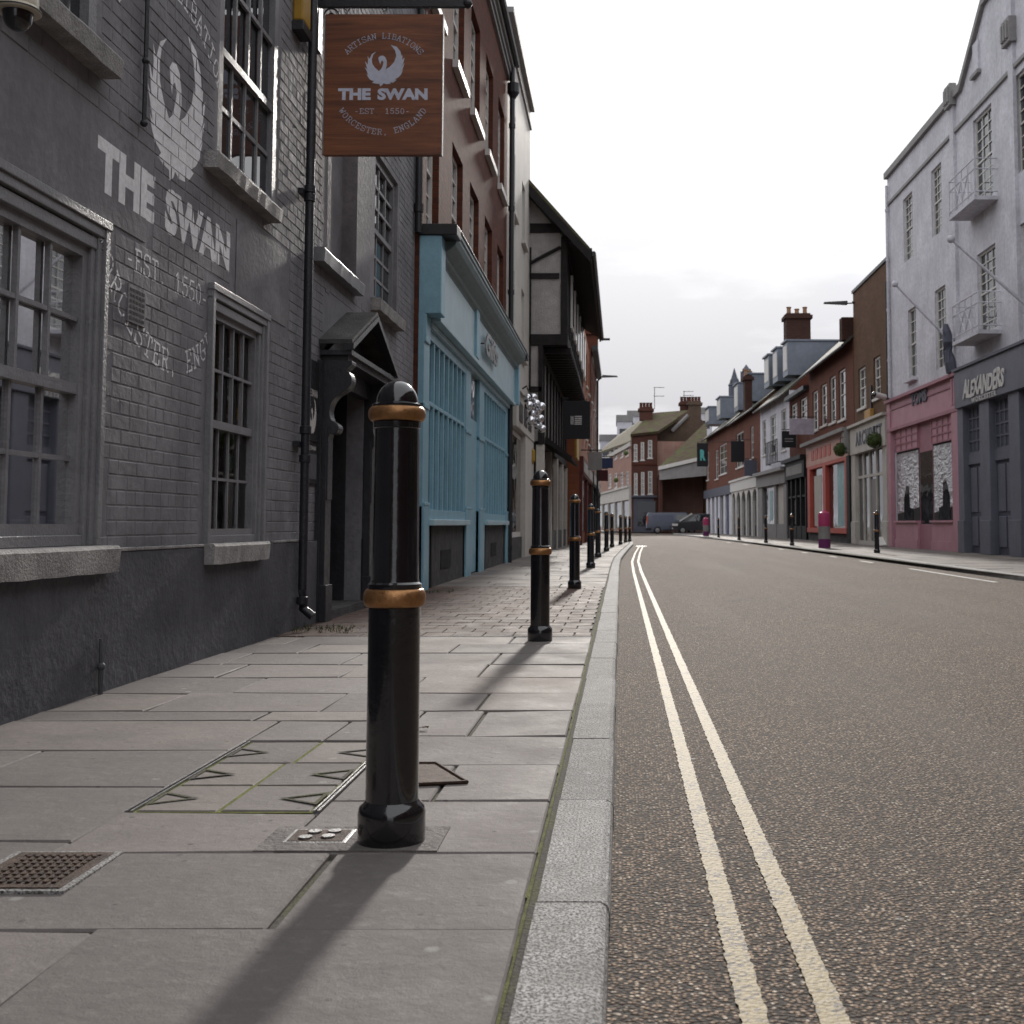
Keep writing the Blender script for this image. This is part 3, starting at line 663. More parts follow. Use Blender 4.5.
for X, Y, lb in ((-.556,8.17,'second bollard from the camera on the left kerb, standing where the block paving begins'),
    (-.577,14.75,'third bollard on the left kerb, at the far edge of the block paving'),
    (-.555,21.7,'fourth bollard from the camera on the left kerb'), (-.557,28.6,'fifth bollard from the camera on the left kerb'),
    (-.43,35.0,'sixth bollard from the camera on the left kerb'), (-.31,41,'seventh bollard from the camera on the left kerb'),
    (-.02,46.5,'eighth bollard from the camera on the left kerb'), (.2,52,'small distant bollard near the tip of the left pavement'), (.40,54.5,'most distant bollard, at the outermost tip of the left pavement')):
    copy_thing(bol, (X, Y, 0), lb, U(0, 6))
rg = 'black bollards along the right kerb'
for (u, v), lb in (((877,553),'right kerb bollard in front of the cream shop with the glazed door'), ((791,545.5),'right kerb bollard in front of the black shopfront'),
    ((763,542.8),'right kerb bollard in front of the grey stone shopfront'), ((736.5,540),'right kerb bollard in front of the arched shopfront'), ((718.5,537.3),'farthest right kerb bollard, near the end of the terrace')):
    p = ground(u, v); b = copy_thing(bol, (max(p.x, kr(p.y)+.3), p.y, 0), lb); b['group'] = rg

# ------------------------------------------------------------------ the pub
SW_ = Wall((-2.5, 0), (-2.5, 14.1), 1)
pub = thing('pub', 'dark grey painted brick pub with white swan mural and sash windows', 'pub', (-2.5, 7, 0))
W1 = (3.6, 5.62, .70, 2.24); W2 = (7.07, 8.21, .68, 2.25)
U1 = (4.1, 5.47, 3.04, 4.85); U2 = (7.16, 8.38, 3.04, 4.8); BL = (9.8, 11.0, 3.05, 4.85); U3 = (11.8, 13.0, 3.07, 4.6); WS = (11.95, 13.2, .95, 1.95); DR = (9.95, 11.4, .06, 2.2)
holes = [W1, W2, U1, U2, BL, U3, WS, DR]
mb = MB(); SW_.panel(mb, -3, 14.1, .66, 8.6, holes, .16); wall = part(mb, 'wall', M['pub'], pub)
# individual bricks standing proud of the joints
PATCH = [(3.4, 6.1, 2.27, 2.75), (7.55, 8.7, 2.26, 2.78), (9.85, 11.9, 3.0, 4.95), (9.9, 11.9, 0, 2.75)]
cells = []; mb = MB(); row_ = 0; z = .665
def blocked(a0, a1, z0, z1):
    for h in holes+PATCH:
        if a1 > h[0]-.02 and a0 < h[1]+.02 and z1 > h[2]-.02 and z0 < h[3]+.02: return True
    return False
def brick(a0, a1, z0, z1):
    j = .0022; b = .006; base = .0022+U(0, .0025); gx, gy = U(-.0009, .0009), U(-.0008, .0008); dd = [base-gx-gy, base+gx-gy, base+gx+gy, base-gx+gy]
    x0, x1, y0, y1 = a0+j+U(0, .002), a1-j-U(0, .002), z0+j, z1-j+U(-.001, .001)
    v = [SW_.P(x0,y0,0), SW_.P(x1,y0,0), SW_.P(x1,y1,0), SW_.P(x0,y1,0), SW_.P(x0+b,y0+b*.7,dd[0]), SW_.P(x1-b,y0+b*.7,dd[1]), SW_.P(x1-b,y1-b*.7,dd[2]), SW_.P(x0+b,y1-b*.7,dd[3])]
    mb.add(v, [(4,5,6,7),(0,1,5,4),(1,2,6,5),(2,3,7,6),(3,0,4,7)], U(0, 1)); cells.append((x0+b, x1-b, y0+b*.7, y1-b*.7, dd))
while z < 8.5:
    a = 2.6 + (row_ % 2)*.112; hd = row_ % 6 == 3
    while a < 14.04:
        w = (.112 if hd else .225)+U(-.004, .004); a1 = min(a+w, 14.09)
        if a1-a > .04:
            if not blocked(a, a1, z, z+.075): brick(a, a1, z, z+.075)
            elif w > .15:
                for p, q in ((a, (a+a1)/2), ((a+a1)/2, a1)):
                    if not blocked(p, q, z, z+.075): brick(p, q, z, z+.075)
        a = a1
    z += .0755; row_ += 1
part(mb, 'brickwork', M['pub'], pub, smooth=False)
# smooth render patches
mb = MB()
for p in PATCH[:2]: SW_.box(mb, p[0], p[1], p[2]+.0, p[3], .001, .006)
SW_.box(mb, 9.86, 9.99, 2.76, 4.9, .001, .005)
part(mb, 'render_patch', M['pub'], pub, bevel=.002)
# mural painted over bricks and joints
E = emblem(); aL, zL = SW_.uv(95, 190); aR, zR = SW_.uv(229, 271)
mw = aR-aL; mc = (aL+aR)/2; mz = (zL+zR)/2; 
ET = [[(mc+x*mw, mz+y*mw*1.0) for x, y in t] for t in E]
def clip(poly, x0, x1, y0, y1):
    for ax, lim, sg in ((0, x0, 1), (0, x1, -1), (1, y0, 1), (1, y1, -1)):
        out = []
        for i in range(len(poly)):
            p, q = poly[i-1], poly[i]; ip = (p[ax]-lim)*sg >= 0; iq = (q[ax]-lim)*sg >= 0
            if ip != iq:
                k = (lim-p[ax])/(q[ax]-p[ax]); out.append((p[0]+(q[0]-p[0])*k, p[1]+(q[1]-p[1])*k))
            if iq: out.append(q)
        poly = out
        if not poly: return []
    return poly
mb = MB()
bb = [(min(p[0] for p in t), max(p[0] for p in t), min(p[1] for p in t), max(p[1] for p in t)) for t in ET]
gx0, gx1, gy0, gy1 = min(b[0] for b in bb), max(b[1] for b in bb), min(b[2] for b in bb), max(b[3] for b in bb)
for (x0, x1, y0, y1, dd) in cells:
    if x1 < gx0 or x0 > gx1 or y1 < gy0 or y0 > gy1: continue
    for t, b in zip(ET, bb):
        if b[1] < x0 or b[0] > x1 or b[3] < y0 or b[2] > y1: continue
        pl = clip(t, x0-.0045, x1+.0045, y0-.0032, y1+.0032)
        if len(pl) > 2:
            vs = []
            for a, z in pl:
                k, l = (a-x0)/(x1-x0), (z-y0)/(y1-y0); d = dd[0]*(1-k)*(1-l)+dd[1]*k*(1-l)+dd[2]*k*l+dd[3]*(1-k)*l
                vs.append(SW_.P(a, z, d+.0009))
            mb.add(vs, [tuple(range(len(vs)))])
def cut(t, r, d):
    pl = clip(t, *r)
    if len(pl) > 2: mb.add([SW_.P(a, z, d) for a, z in pl], [tuple(range(len(pl)))])
AA = sorted({4.0, 10.0, W1[0], W1[1], W2[0], W2[1], U1[0], U1[1], U2[0], U2[1]}); ZZ = sorted({.7, 5.0, W1[3], W2[3], U1[2], U1[3], U2[3]})
rects = []
for i in range(len(AA)-1):
    for k in range(len(ZZ)-1):
        c = (AA[i]+AA[i+1])/2, (ZZ[k]+ZZ[k+1])/2
        if not any(h[0] < c[0] < h[1] and h[2] < c[1] < h[3] for h in (W1, W2, U1, U2)): rects.append((AA[i], AA[i+1], ZZ[k], ZZ[k+1]))
for t, b in zip(ET, bb):
    for r in rects:
        if b[1] < r[0] or b[0] > r[1] or b[3] < r[2] or b[2] > r[3]: continue
        cut(t, r, .0007)
    for p in PATCH[:2]:
        if b[1] > p[0] and b[0] < p[1] and b[3] > p[2] and b[2] < p[3]: cut(t, p, .0068)
    if b[0] < W1[1]: cut(t, (W1[1]-.045, W1[1], .7, W1[3]-.08), .0348); cut(t, (W1[1]-.09, W1[1]-.045, .7, W1[3]-.08), .0188)
M['mural'] = paint('mural_white_paint', (.85, .84, .87), .7, 0, .08, .0012, 4, .35, fine=45)
part(mb, 'mural', M['mural'], pub)
# plinth
def gz(a): return -.02
mb = MB(); SW_.box(mb, -3, 9.86, -.1, .665, -.2, .03); SW_.box(mb, 11.75, 14.08, -.1, .665, -.2, .03); part(mb, 'plinth', M['plinth'], pub, bevel=.008)
mb = MB(); n_ = 40
for (p, q) in ((5.83, 7.2), (8.42, 9.1)):
    for i in range(14):
        a0, a1 = p+(q-p)*i/14, p+(q-p)*(i+1)/14; h = .013+U(0, .006); SW_.box(mb, a0, a1, .665, .665+h, -.0, .034+U(0, .003))
part(mb, 'plinth_ledge', M['pubsill'], pub, bevel=.004)
T = M['pubtrim']
def surround(h, sillz):
    a0, a1, z0, z1 = h; mb = MB(); B = lambda *k: SW_.box(mb, *k)
    for (p, q, d) in ((0, .045, .034), (.045, .09, .018), (.09, .13, .004)):
        B(a0+p, a0+q, z0, z1-.02, -.15, d); B(a1-q, a1-p, z0, z1-.02, -.15, d); 
    B(a0-.012, a1+.012, z1-.03, z1+.012, -.14, .040); B(a0-.006, a1+.006, z1-.075, z1-.03, -.14, .028); B(a0+.09, a1-.09, z1-.14, z1-.085, -.14, .012)
    B(a0+.13, a1-.13, z0, z0+.05, -.15, .0)
    part(mb, 'window_surround', T, pub, bevel=.004)
surround(W1, 0); surround(W2, 0)
window(SW_, pub, W1[0]+.13, W1[1]-.13, W1[2]+.05, W1[3]-.14, 6, 2, d=-.045, fr=.05, bar=.022, fm=T, pane=M['clear'], rail=.5)
window(SW_, pub, W2[0]+.13, W2[1]-.13, W2[2]+.05, W2[3]-.14, 4, 2, d=-.045, fr=.04, bar=.018, fm=T, pane=M['clear'], rail=.5)
def rsill(a0, a1, z0, z1, d, name='sill', mat=None):
    mb = MB(); n = 16; nx = []
    for i in range(n+1):
        a = a0+(a1-a0)*i/n; j = U(-.003, .003); nx.append((a, z1+U(-.002, .002), z0+U(-.004, .004), d+j))
    for p, q in zip(nx, nx[1:]):
        vs = [SW_.P(p[0],p[2],-.1),SW_.P(p[0],p[2],p[3]-.008),SW_.P(p[0],p[1]-.02,p[3]),SW_.P(p[0],p[1]-.004,p[3]-.012),SW_.P(p[0],p[1],-.1),
              SW_.P(q[0],q[2],-.1),SW_.P(q[0],q[2],q[3]-.008),SW_.P(q[0],q[1]-.02,q[3]),SW_.P(q[0],q[1]-.004,q[3]-.012),SW_.P(q[0],q[1],-.1)]
        mb.add(vs, [(0,1,6,5),(1,2,7,6),(2,3,8,7),(3,4,9,8)])
    for k in (nx[0], nx[-1]): mb.add([SW_.P(k[0],k[2],-.1),SW_.P(k[0],k[2],k[3]-.008),SW_.P(k[0],k[1]-.02,k[3]),SW_.P(k[0],k[1]-.004,k[3]-.012),SW_.P(k[0],k[1],-.1)], [(0,1,2,3,4)])
    part(mb, name, mat or M['pubsill'], pub, smooth=False)
rsill(3.3, 5.71, .57, .70, .09); rsill(7.02, 8.14, .56, .685, .095)
rsill(3.9, 5.54, 2.93, 3.04, .11); rsill(6.92, 8.26, 2.93, 3.035, .10); rsill(9.45, 10.95, 2.93, 3.05, .10, mat=M['pubtrim']); rsill(11.65, 13.0, 2.93, 3.06, .11)
for h, c in ((U1, 4), (U2, 4)):
    window(SW_, pub, h[0], h[1], h[2], h[3], c, 2, d=-.03, fr=.08, bar=.03, fm=T, rail=.42)
window(SW_, pub, *U3, 3, 3, d=-.07, fr=.07, bar=.03, fm=T, rail=.5)
window(SW_, pub, *WS, 2, 2, d=-.05, fr=.06, bar=.03, fm=M['pubtrim'], rail=.5)
mb = MB(); mb.quad(SW_.P(BL[0],BL[2],-.14), SW_.P(BL[1],BL[2],-.14), SW_.P(BL[1],BL[3],-.14), SW_.P(BL[0],BL[3],-.14)); part(mb, 'blind_window', M['pub'], pub)
# interior room behind the two ground floor windows
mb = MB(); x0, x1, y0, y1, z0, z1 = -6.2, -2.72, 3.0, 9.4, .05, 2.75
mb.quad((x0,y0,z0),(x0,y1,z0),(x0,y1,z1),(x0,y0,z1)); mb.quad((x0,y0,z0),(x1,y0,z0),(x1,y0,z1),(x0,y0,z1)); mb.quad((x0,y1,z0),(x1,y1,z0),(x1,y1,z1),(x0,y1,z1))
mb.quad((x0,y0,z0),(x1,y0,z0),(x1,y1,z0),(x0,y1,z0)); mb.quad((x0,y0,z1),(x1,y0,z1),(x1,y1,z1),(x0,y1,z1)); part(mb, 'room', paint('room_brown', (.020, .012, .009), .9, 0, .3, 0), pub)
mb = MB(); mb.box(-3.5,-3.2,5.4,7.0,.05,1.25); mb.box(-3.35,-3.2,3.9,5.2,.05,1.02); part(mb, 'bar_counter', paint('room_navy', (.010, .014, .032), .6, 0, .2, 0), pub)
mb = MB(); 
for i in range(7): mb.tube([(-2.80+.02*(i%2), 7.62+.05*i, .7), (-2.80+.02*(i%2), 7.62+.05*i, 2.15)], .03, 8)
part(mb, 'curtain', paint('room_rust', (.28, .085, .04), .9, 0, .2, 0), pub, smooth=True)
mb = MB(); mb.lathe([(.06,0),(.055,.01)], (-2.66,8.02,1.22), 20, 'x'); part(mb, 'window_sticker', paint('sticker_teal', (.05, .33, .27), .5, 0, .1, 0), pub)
# rest of the building
mb = MB(); x = -2.5
mb.quad((x,14.09,0),(x,14.09,8.6),(-9,14.09,8.6),(-9,14.09,0)); mb.quad((x,-3,0),(x,-3,8.6),(-9,-3,8.6),(-9,-3,0)); mb.quad((x,-3,8.6),(x,14.1,8.6),(-9,14.1,8.6),(-9,-3,8.6)); mb.quad((-9,-3,0),(-9,14.1,0),(-9,14.1,8.6),(-9,-3,8.6)); part(mb, 'end_wall', M['pub'], pub)
mb = MB(); mb.box(-8.8,-2.72,-2.9,14.3,2.8,8.5); mb.box(-8.8,-3.1,9.5,14.3,.1,2.75); part(mb, 'interior', M['dark'], pub)
mb = MB(); SW_.box(mb, -3, 14.1, 8.6, 8.75, -.3, .12); part(mb, 'coping', M['pubsill'], pub)
# vent, conduit
a0, a1, z0, z1 = SW_.rect(120, 138, 284, 322)
g = MB(); SW_.box(g, a0, a1, z0, z1, .004, .012); v = part(g, 'air_vent', M['pub'], pub)
g = MB()
for i in range(5):
    for j in range(6): SW_.box(g, a0+.02+(a1-a0-.03)*i/5, a0+.035+(a1-a0-.03)*i/5+.012, z0+.015+(z1-z0-.02)*j/6, z0+.03+(z1-z0-.02)*j/6, .012, .0135)
part(g, 'vent_slots', M['dark'], v)
mb = MB(); mb.tube([SW_.P(5.98, 2.86, .03), SW_.P(5.98, 8.5, .03)], .012, 8)
for z in (2.87, 3.2): mb.sphere(SW_.P(5.98, z, .03), .02, 6)
part(mb, 'conduit', M['iron'], pub)
mb = MB(); mb.tube([SW_.P(5.62,-.02,.05), SW_.P(5.62,.12,.05), SW_.P(5.62,.26,.045)], [.012,.012,.007], 8); mb.sphere(SW_.P(5.62,.13,.05), .02, 6); part(mb, 'bell_pipe', M['plinth'], pub)
downpipe(SW_, pub, 14.0, 4.3, 8.3, .06, .045)
# porch -----------------------------------------------------------------------
hood = thing('door_hood', 'small gabled lead roofed door hood on scrolled brackets over the pub doorway', 'porch', (-2.35, 10.8, 0))
B2 = lambda mb, *k: SW_.box(mb, *k)
ya, yb, yc, ze, zr, pr = 9.82, 10.80, 11.78, 2.29, 2.69, .28
mb = MB()
for (p, q) in ((ya, yb), (yc, yb)):
    mb.hexa([SW_.P(p,ze,0), SW_.P(q,zr,0), SW_.P(q,zr,pr), SW_.P(p,ze,pr), SW_.P(p,ze+.035,0), SW_.P(q,zr+.035,0), SW_.P(q,zr+.035,pr), SW_.P(p,ze+.035,pr)])
part(mb, 'roof', M['lead'], hood)
mb = MB()
for (p, q) in ((ya, yb), (yc, yb)):
    for k, (dz, d0, d1) in enumerate(((-.05, pr-.05, pr+.012),)):
        mb.hexa([SW_.P(p,ze+dz,d0), SW_.P(q,zr+dz,d0), SW_.P(q,zr+dz,d1), SW_.P(p,ze+dz,d1), SW_.P(p,ze+dz+.05,d0), SW_.P(q,zr+dz+.05,d0), SW_.P(q,zr+dz+.05,d1), SW_.P(p,ze+dz+.05,d1)])
part(mb, 'bargeboard', M['porch'], hood)
mb = MB(); B2(mb, ya+.03, yc-.03, ze-.09, ze-.05, 0, pr-.01); B2(mb, ya+.07, yc-.07, ze-.14, ze-.09, 0, pr-.05)
mb.add([SW_.P(ya+.1,ze-.05,.05), SW_.P(yc-.1,ze-.05,.05), SW_.P(yb,zr-.09,.05)], [(0,1,2)])
part(mb, 'cornice', M['porch'], hood)
# scrolled console profile in (d, z)
def arcp(cx, cz, r, a0, a1, n=9): return [(cx+r*math.cos(R(a0+(a1-a0)*i/n)), cz+r*math.sin(R(a0+(a1-a0)*i/n))) for i in range(n+1)]
prof = [(0, 1.0), (.0, ze-.14), (.27, ze-.14), (.27, ze-.17)] + arcp(.17, ze-.30, .10, 60, -50) + arcp(.26, ze-.56, .17, 130, 205) + arcp(.12, ze-.70, .05, 60, -120) + [(.085, ze-.78), (.085, 1.0)]
for y in (9.86, 11.58):
    mb = MB(); mb.prism(prof, lambda d, z, a: SW_.P(a, z, d), y, y+.16); part(mb, 'bracket', M['porch'], hood, bevel=.004)
for y in (9.84, 11.57):
    mb = MB(); B2(mb, y, y+.19, .0, 1.6, .005, .075); B2(mb, y-.015, y+.205, -.02, .30, .004, .095); part(mb, 'pilaster', M['porch'], hood, bevel=.004)
mb = MB(); B2(mb, 9.78, 9.84, -.02, 2.15, .004, .04); B2(mb, 10.03, 11.57, 2.0, 2.16, -.02, .06); part(mb, 'frame', M['porch'], hood)
dr = thing('door', 'dark panelled pub door set back inside the gabled porch', 'door', (-2.85, 10.8, 0))
mb = MB(); 
mb.quad(SW_.P(10.1,.0,-.34),SW_.P(11.55,.0,-.34),SW_.P(11.55,2.2,-.34),SW_.P(10.1,2.2,-.34)); mb.quad(SW_.P(10.1,0,0),SW_.P(10.1,0,-.34),SW_.P(10.1,2.2,-.34),SW_.P(10.1,2.2,0)); mb.quad(SW_.P(11.55,0,0),SW_.P(11.55,0,-.34),SW_.P(11.55,2.2,-.34),SW_.P(11.55,2.2,0))
part(mb, 'door_lining', M['porch'], dr)
mb = MB(); B2(mb, 10.25, 11.4, .08, 2.0, -.33, -.28); pn = part(mb, 'door_leaf', M['blackp'], dr)
g = MB()
for (p, q) in ((10.35, 10.78), (10.87, 11.3)):
    for (r, t) in ((.2, .9), (1.0, 1.85)): B2(g, p, q, r, t, -.28, -.265)
part(g, 'door_panels', M['porch'], pn, bevel=.01)
g = MB(); g.sphere(SW_.P(10.83, 1.02, -.24), .03, 8); part(g, 'door_knob', M['gold'], dr, smooth=True)
mb = MB(); B2(mb, 10.04, 11.56, -.02, .07, -.3, .06); part(mb, 'doorstep', M['stone'], dr)
# menu boards
pl = thing('menu_board', 'black wall board with a small white swan and menu sheets between drainpipe and porch', 'notice board', (-2.47, 9.55, 1.2))
mb = MB()
for z0, z1 in ((1.72, 2.12), (1.46, 1.70), (1.12, 1.44)): B2(mb, 9.38, 9.76, z0, z1, .006, .024)
part(mb, 'board', M['blackp'], pl, bevel=.004)
sw = [t for t in E if min(p[1] for p in t) > .16 and max(math.hypot(p[0], p[1]-.3) for p in t) < .36]
tri_part([[(p[0]*.55+9.57, (p[1]-.3)*.62+1.60) for p in t] for t in sw], lambda a, z, d: SW_.P(a, z, .0255), 'swan_logo', M['letter'], pl)
T2 = fit(font_tris('THE SWAN', .03), 9.42, 9.72, 1.82, 1.88); 
T2 += fit(font_tris('THE SWAN', .02), 9.44, 9.70, 1.39, 1.425)
tri_part(T2, lambda a, z, d: SW_.P(a, z, .0255), 'lettering', M['letter'], pl)
mb = MB(); B2(mb, 9.42, 9.72, 1.16, 1.36, .0245, .027); part(mb, 'menu_sheet', paint('menu_grey', (.10, .10, .11), .6, 0, .2, 0), pl)
for _o in (hood, dr, pl): _o.location.y -= .15
# drainpipe
dp = thing('drainpipe', 'black cast iron drainpipe on the pub wall left of the porch', 'drainpipe', (-2.42, 9.2, 0))
yp = 9.03
mb = MB(); mb.tube([SW_.P(yp,.10,.16), SW_.P(yp,.16,.085), SW_.P(yp,.3,.078), SW_.P(yp,8.4,.078)], .034, 20); part(mb, 'pipe', M['pipe'], dp, smooth=True)
for z in (.22, 1.30, 1.52, 3.33, 3.40, 5.3):
    g = MB(); g.lathe([(.036,-.03),(.044,-.026),(.044,.026),(.036,.03)], SW_.P(yp, z, .078), 20); part(g, 'collar', M['pipe'], dp)
for z in (1.41, 3.365):
    g = MB(); B2(g, yp-.1, yp+.1, z-.02, z+.02, .01, .05); part(g, 'pipe_clip', M['pipe'], dp)
# hanging sign ------------------------------------------------------------------
hs = thing('hanging_sign', 'square brown wooden pub sign with a white swan hanging from an iron bracket', 'sign', (-1.9, 9.3, 3.7))
ys_ = 9.3; pL = atY(323, 155, ys_); pR = atY(441, 155, ys_); zT = atY(384, 14, ys_).z; zB = pL.z
xl, xr_ = pL.x, pR.x
mb = MB(); mb.box(xl, xr_, ys_, ys_+.05, zB, zT); part(mb, 'board', M['wood'], hs, bevel=.003)
mb = MB(); mb.box(xr_+.001, xr_+.008, ys_-.004, ys_+.054, zB-.004, zT); mb.box(xl-.008, xl-.001, ys_-.004, ys_+.054, zB-.004, zT); part(mb, 'sunlit_edging', M['pubsill'], hs)  # pale side strips paint the sunlit look of the board's edge
sc_ = (xr_-xl)*.762; scx = (xl+xr_)/2; sby = zB + (zT-zB)*(990-645)/890
def sgn(x, y, d): return (scx+x*sc_, ys_-.0015-d, sby+y*sc_)
tri_part(E, sgn, 'lettering', paint('sign_pale_blue', (.62, .64, .76), .6, 0, .1, 0), hs)
zb_ = zT+.095
mb = MB(); mb.box(-2.44, xr_+.18, ys_+.0, ys_+.045, zb_-.03, zb_+.03); mb.box(-2.49, -2.44, ys_-.03, ys_+.08, zb_-.4, zb_+.25)
mb.tube([(-2.44,ys_+.02,zb_+.6),(-2.1,ys_+.02,zb_+.5),(xr_+.05,ys_+.02,zb_+.04)], .012, 8)
mb.sphere((xr_+.2,ys_+.02,zb_), .04, 8); br_ = part(mb, 'bracket', M['iron'], hs)
def scroll(cx, cz, s, sg=1):
    g = MB(); pts = []
    for i in range(22):
        a = i*.42; r = s*(1-i/26); pts.append((cx+sg*r*math.cos(a), ys_+.022, cz+r*math.sin(a)))
    g.tube(pts, .007, 6); part(g, 'scroll', M['iron'], hs)
scroll(-2.36, zb_-.1, .07); scroll(xr_+.06, zb_+.1, .06, -1); scroll(-2.0, zb_+.12, .08); scroll(-1.7, zb_+.1, .06, -1)
for x in (xl+.17, (xl+xr_)/2, xr_-.13):
    g = MB(); g.tube([(x-.03,ys_+.022,zb_-.03),(x,ys_+.022,zT+.03),(x+.03,ys_+.022,zb_-.03)], .006, 6); g.tube([(x,ys_+.022,zT+.035),(x,ys_+.022,zT-.01)], .006, 6); part(g, 'hook', M['steel'], hs)
# alarm box, camera
ab = thing('alarm_box', 'yellow and black alarm box high on the pub wall beside the hanging sign', 'alarm box', (-2.45, 8.9, 4.7))
a0, a1, z0, z1 = SW_.rect(290, 307, -60, 20, .1)
mb = MB(); B2(mb, 8.72, 8.94, z0+.08, z0+.36, .004, .085); part(mb, 'case', paint('alarm_yellow', (.40, .23, .03), .5, 0, .1, 0), ab, bevel=.015)
mb = MB(); B2(mb, 8.71, 8.95, z0, z0+.078, .002, .09); part(mb, 'base', M['iron'], ab, bevel=.006)
cc = thing('security_camera', 'white dome security camera with a black glass bubble mounted on the pub wall', 'security camera', (-2.2, 4.35, 2.6))
cp = atY(18, 10, 4.35)
mb = MB(); mb.lathe([(.078,-.012),(.082,-.008),(.082,.0),(.072,.012),(.072,.05),(.066,.07),(.05,.10),(.02,.115)], cp, 40); part(mb, 'housing', paint('camera_cream', (.55, .50, .40), .35, 0, .06, 0), cc, smooth=True)
mb = MB(); mb.lathe([(.0835,-.006),(.0835,-.001)], cp, 40); part(mb, 'seam', M['iron'], cc)
mb = MB(); mb.lathe([(.0005,-.083)]+[(.052*math.sin(R(a)), -.03-.053*math.cos(R(a))) for a in range(10, 91, 10)]+[(.056,-.012)], cp, 40); part(mb, 'bubble', M['black'], cc, smooth=True)
mb = MB(); mb.tube([(cp.x,cp.y,cp.z+.09),(cp.x,cp.y,cp.z+.14),(-2.5,cp.y,cp.z+.14)], .022, 12); part(mb, 'bracket', M['steel'], cc, smooth=True)
# ------------------------------------------------------------------ left: brick building over the blue shop
LW = Wall((-2.45, 14.47), (-2.45, 25.25), 1)      # a = Y-14.47
bb_ = thing('brick_building', 'tall dark red brick building above the blue shopfront', 'building', (-2.45, 20, 0))
Y = lambda y: y-14.47
hl = []
for y0, y1 in ((14.95,15.95),(17.15,18.3),(19.15,20.35),(21.25,22.45),(23.4,24.6)):
    hl.append((Y(y0), Y(y1), 4.55, 6.35)); hl.append((Y(y0), Y(y1), 7.55, 9.35))
shell(LW, bb_, 0, 10.78, 10.35, M['redl'], 9, hl, .16)
for h in hl: window(LW, bb_, *h, 3, 3, d=-.12, fr=.07, bar=.03, sill=M['wframe'] if h[2] > 6 else M['redl'], sd=.09, sh=.12, sx=.06)
mb = MB()
for k, (z0, z1, d) in enumerate(((10.35,10.45,.06),(10.45,10.55,.10),(10.55,10.65,.15))): LW.box(mb, 0, 10.78, z0, z1, -.3, d)
part(mb, 'cornice', M['greyst'], bb_)
mb = MB(); mb.tube([LW.P(0, 10.7, .20), LW.P(10.78, 10.7, .20)], .07, 8); part(mb, 'gutter', M['iron'], bb_)
downpipe(LW, bb_, 10.6, 0, 10.6, .12, .055)
mb = MB(); mb.lathe([(.06,0),(.13,.12),(.13,.32),(.06,.34)], LW.P(10.6, 9.9, .14), 10); part(mb, 'hopper', M['iron'], bb_)
# blue shopfront
bs = thing('blue_shopfront', 'pale blue painted wooden shopfront with tall mullioned windows and deep cornice', 'shopfront', (-2.4, 20, 0))
bxx = lambda mb, y0, y1, z0, z1, x0, x1: mb.box(x0, x1, y0, y1, z0, z1)
ya_, yb_ = 14.472, 25.6
mb = MB(); P_ = [(14.472,14.86),(18.35,18.95),(20.1,20.75),(24.6,25.6)]
for y0, y1 in P_: bxx(mb, y0, y1, -.02, 3.35, -2.449, -2.375)
part(mb, 'pilaster', M['blue'], bs, bevel=.006)
mb = MB()
for y0, y1 in P_: bxx(mb, y0-.0, y1+.0, -.02, 1.02, -2.448, -2.352); bxx(mb, y0, y1, 2.2, 2.26, -2.448, -2.357); bxx(mb, y0+.002, y1, 1.02, 1.06, -2.448, -2.345)
part(mb, 'plinth_block', M['blue'], bs, bevel=.008)
mb = MB(); bxx(mb, 14.49, yb_-.02, 3.36, 4.28, -2.449, -2.26); part(mb, 'fascia', M['bluel'], bs)
mb = MB()
for y0, y1 in ((14.474,14.80),(25.28,25.602)): bxx(mb, y0, y1, 3.34, 4.30, -2.449, -2.175)
bxx(mb, 14.474, 14.80, 3.0, 3.34, -2.449, -2.35)
bxx(mb, 18.4, 18.75, 3.37, 4.2, -2.27, -2.22)
part(mb, 'console', M['blue'], bs, bevel=.01)
mb = MB(); prof = [(-2.449,4.06),(-2.255,4.06),(-2.24,4.10),(-2.20,4.12),(-2.19,4.17),(-2.12,4.20),(-2.06,4.26),(-2.03,4.33),(-2.03,4.37),(-2.01,4.38),(-2.01,4.42),(-2.449,4.44)]
mb.prism(prof, lambda x, z, y: (x, y, z), 14.80, 25.28); part(mb, 'cornice', M['teal'], bs)
mb = MB(); bxx(mb, 14.45, 14.82, 4.302, 4.44, -2.449, -1.99); bxx(mb, 25.27, 25.62, 4.302, 4.44, -2.449, -1.99); bxx(mb, 14.82, 25.27, 4.441, 4.47, -2.449, -2.0); part(mb, 'lead_capping', M['iron'], bs, bevel=.01)
mb = MB(); bxx(mb, 14.82, 25.27, 3.30, 3.36, -2.449, -2.23); bxx(mb, 14.82, 25.27, 3.22, 3.29, -2.449, -2.33); part(mb, 'architrave', M['bluel'], bs, bevel=.005)
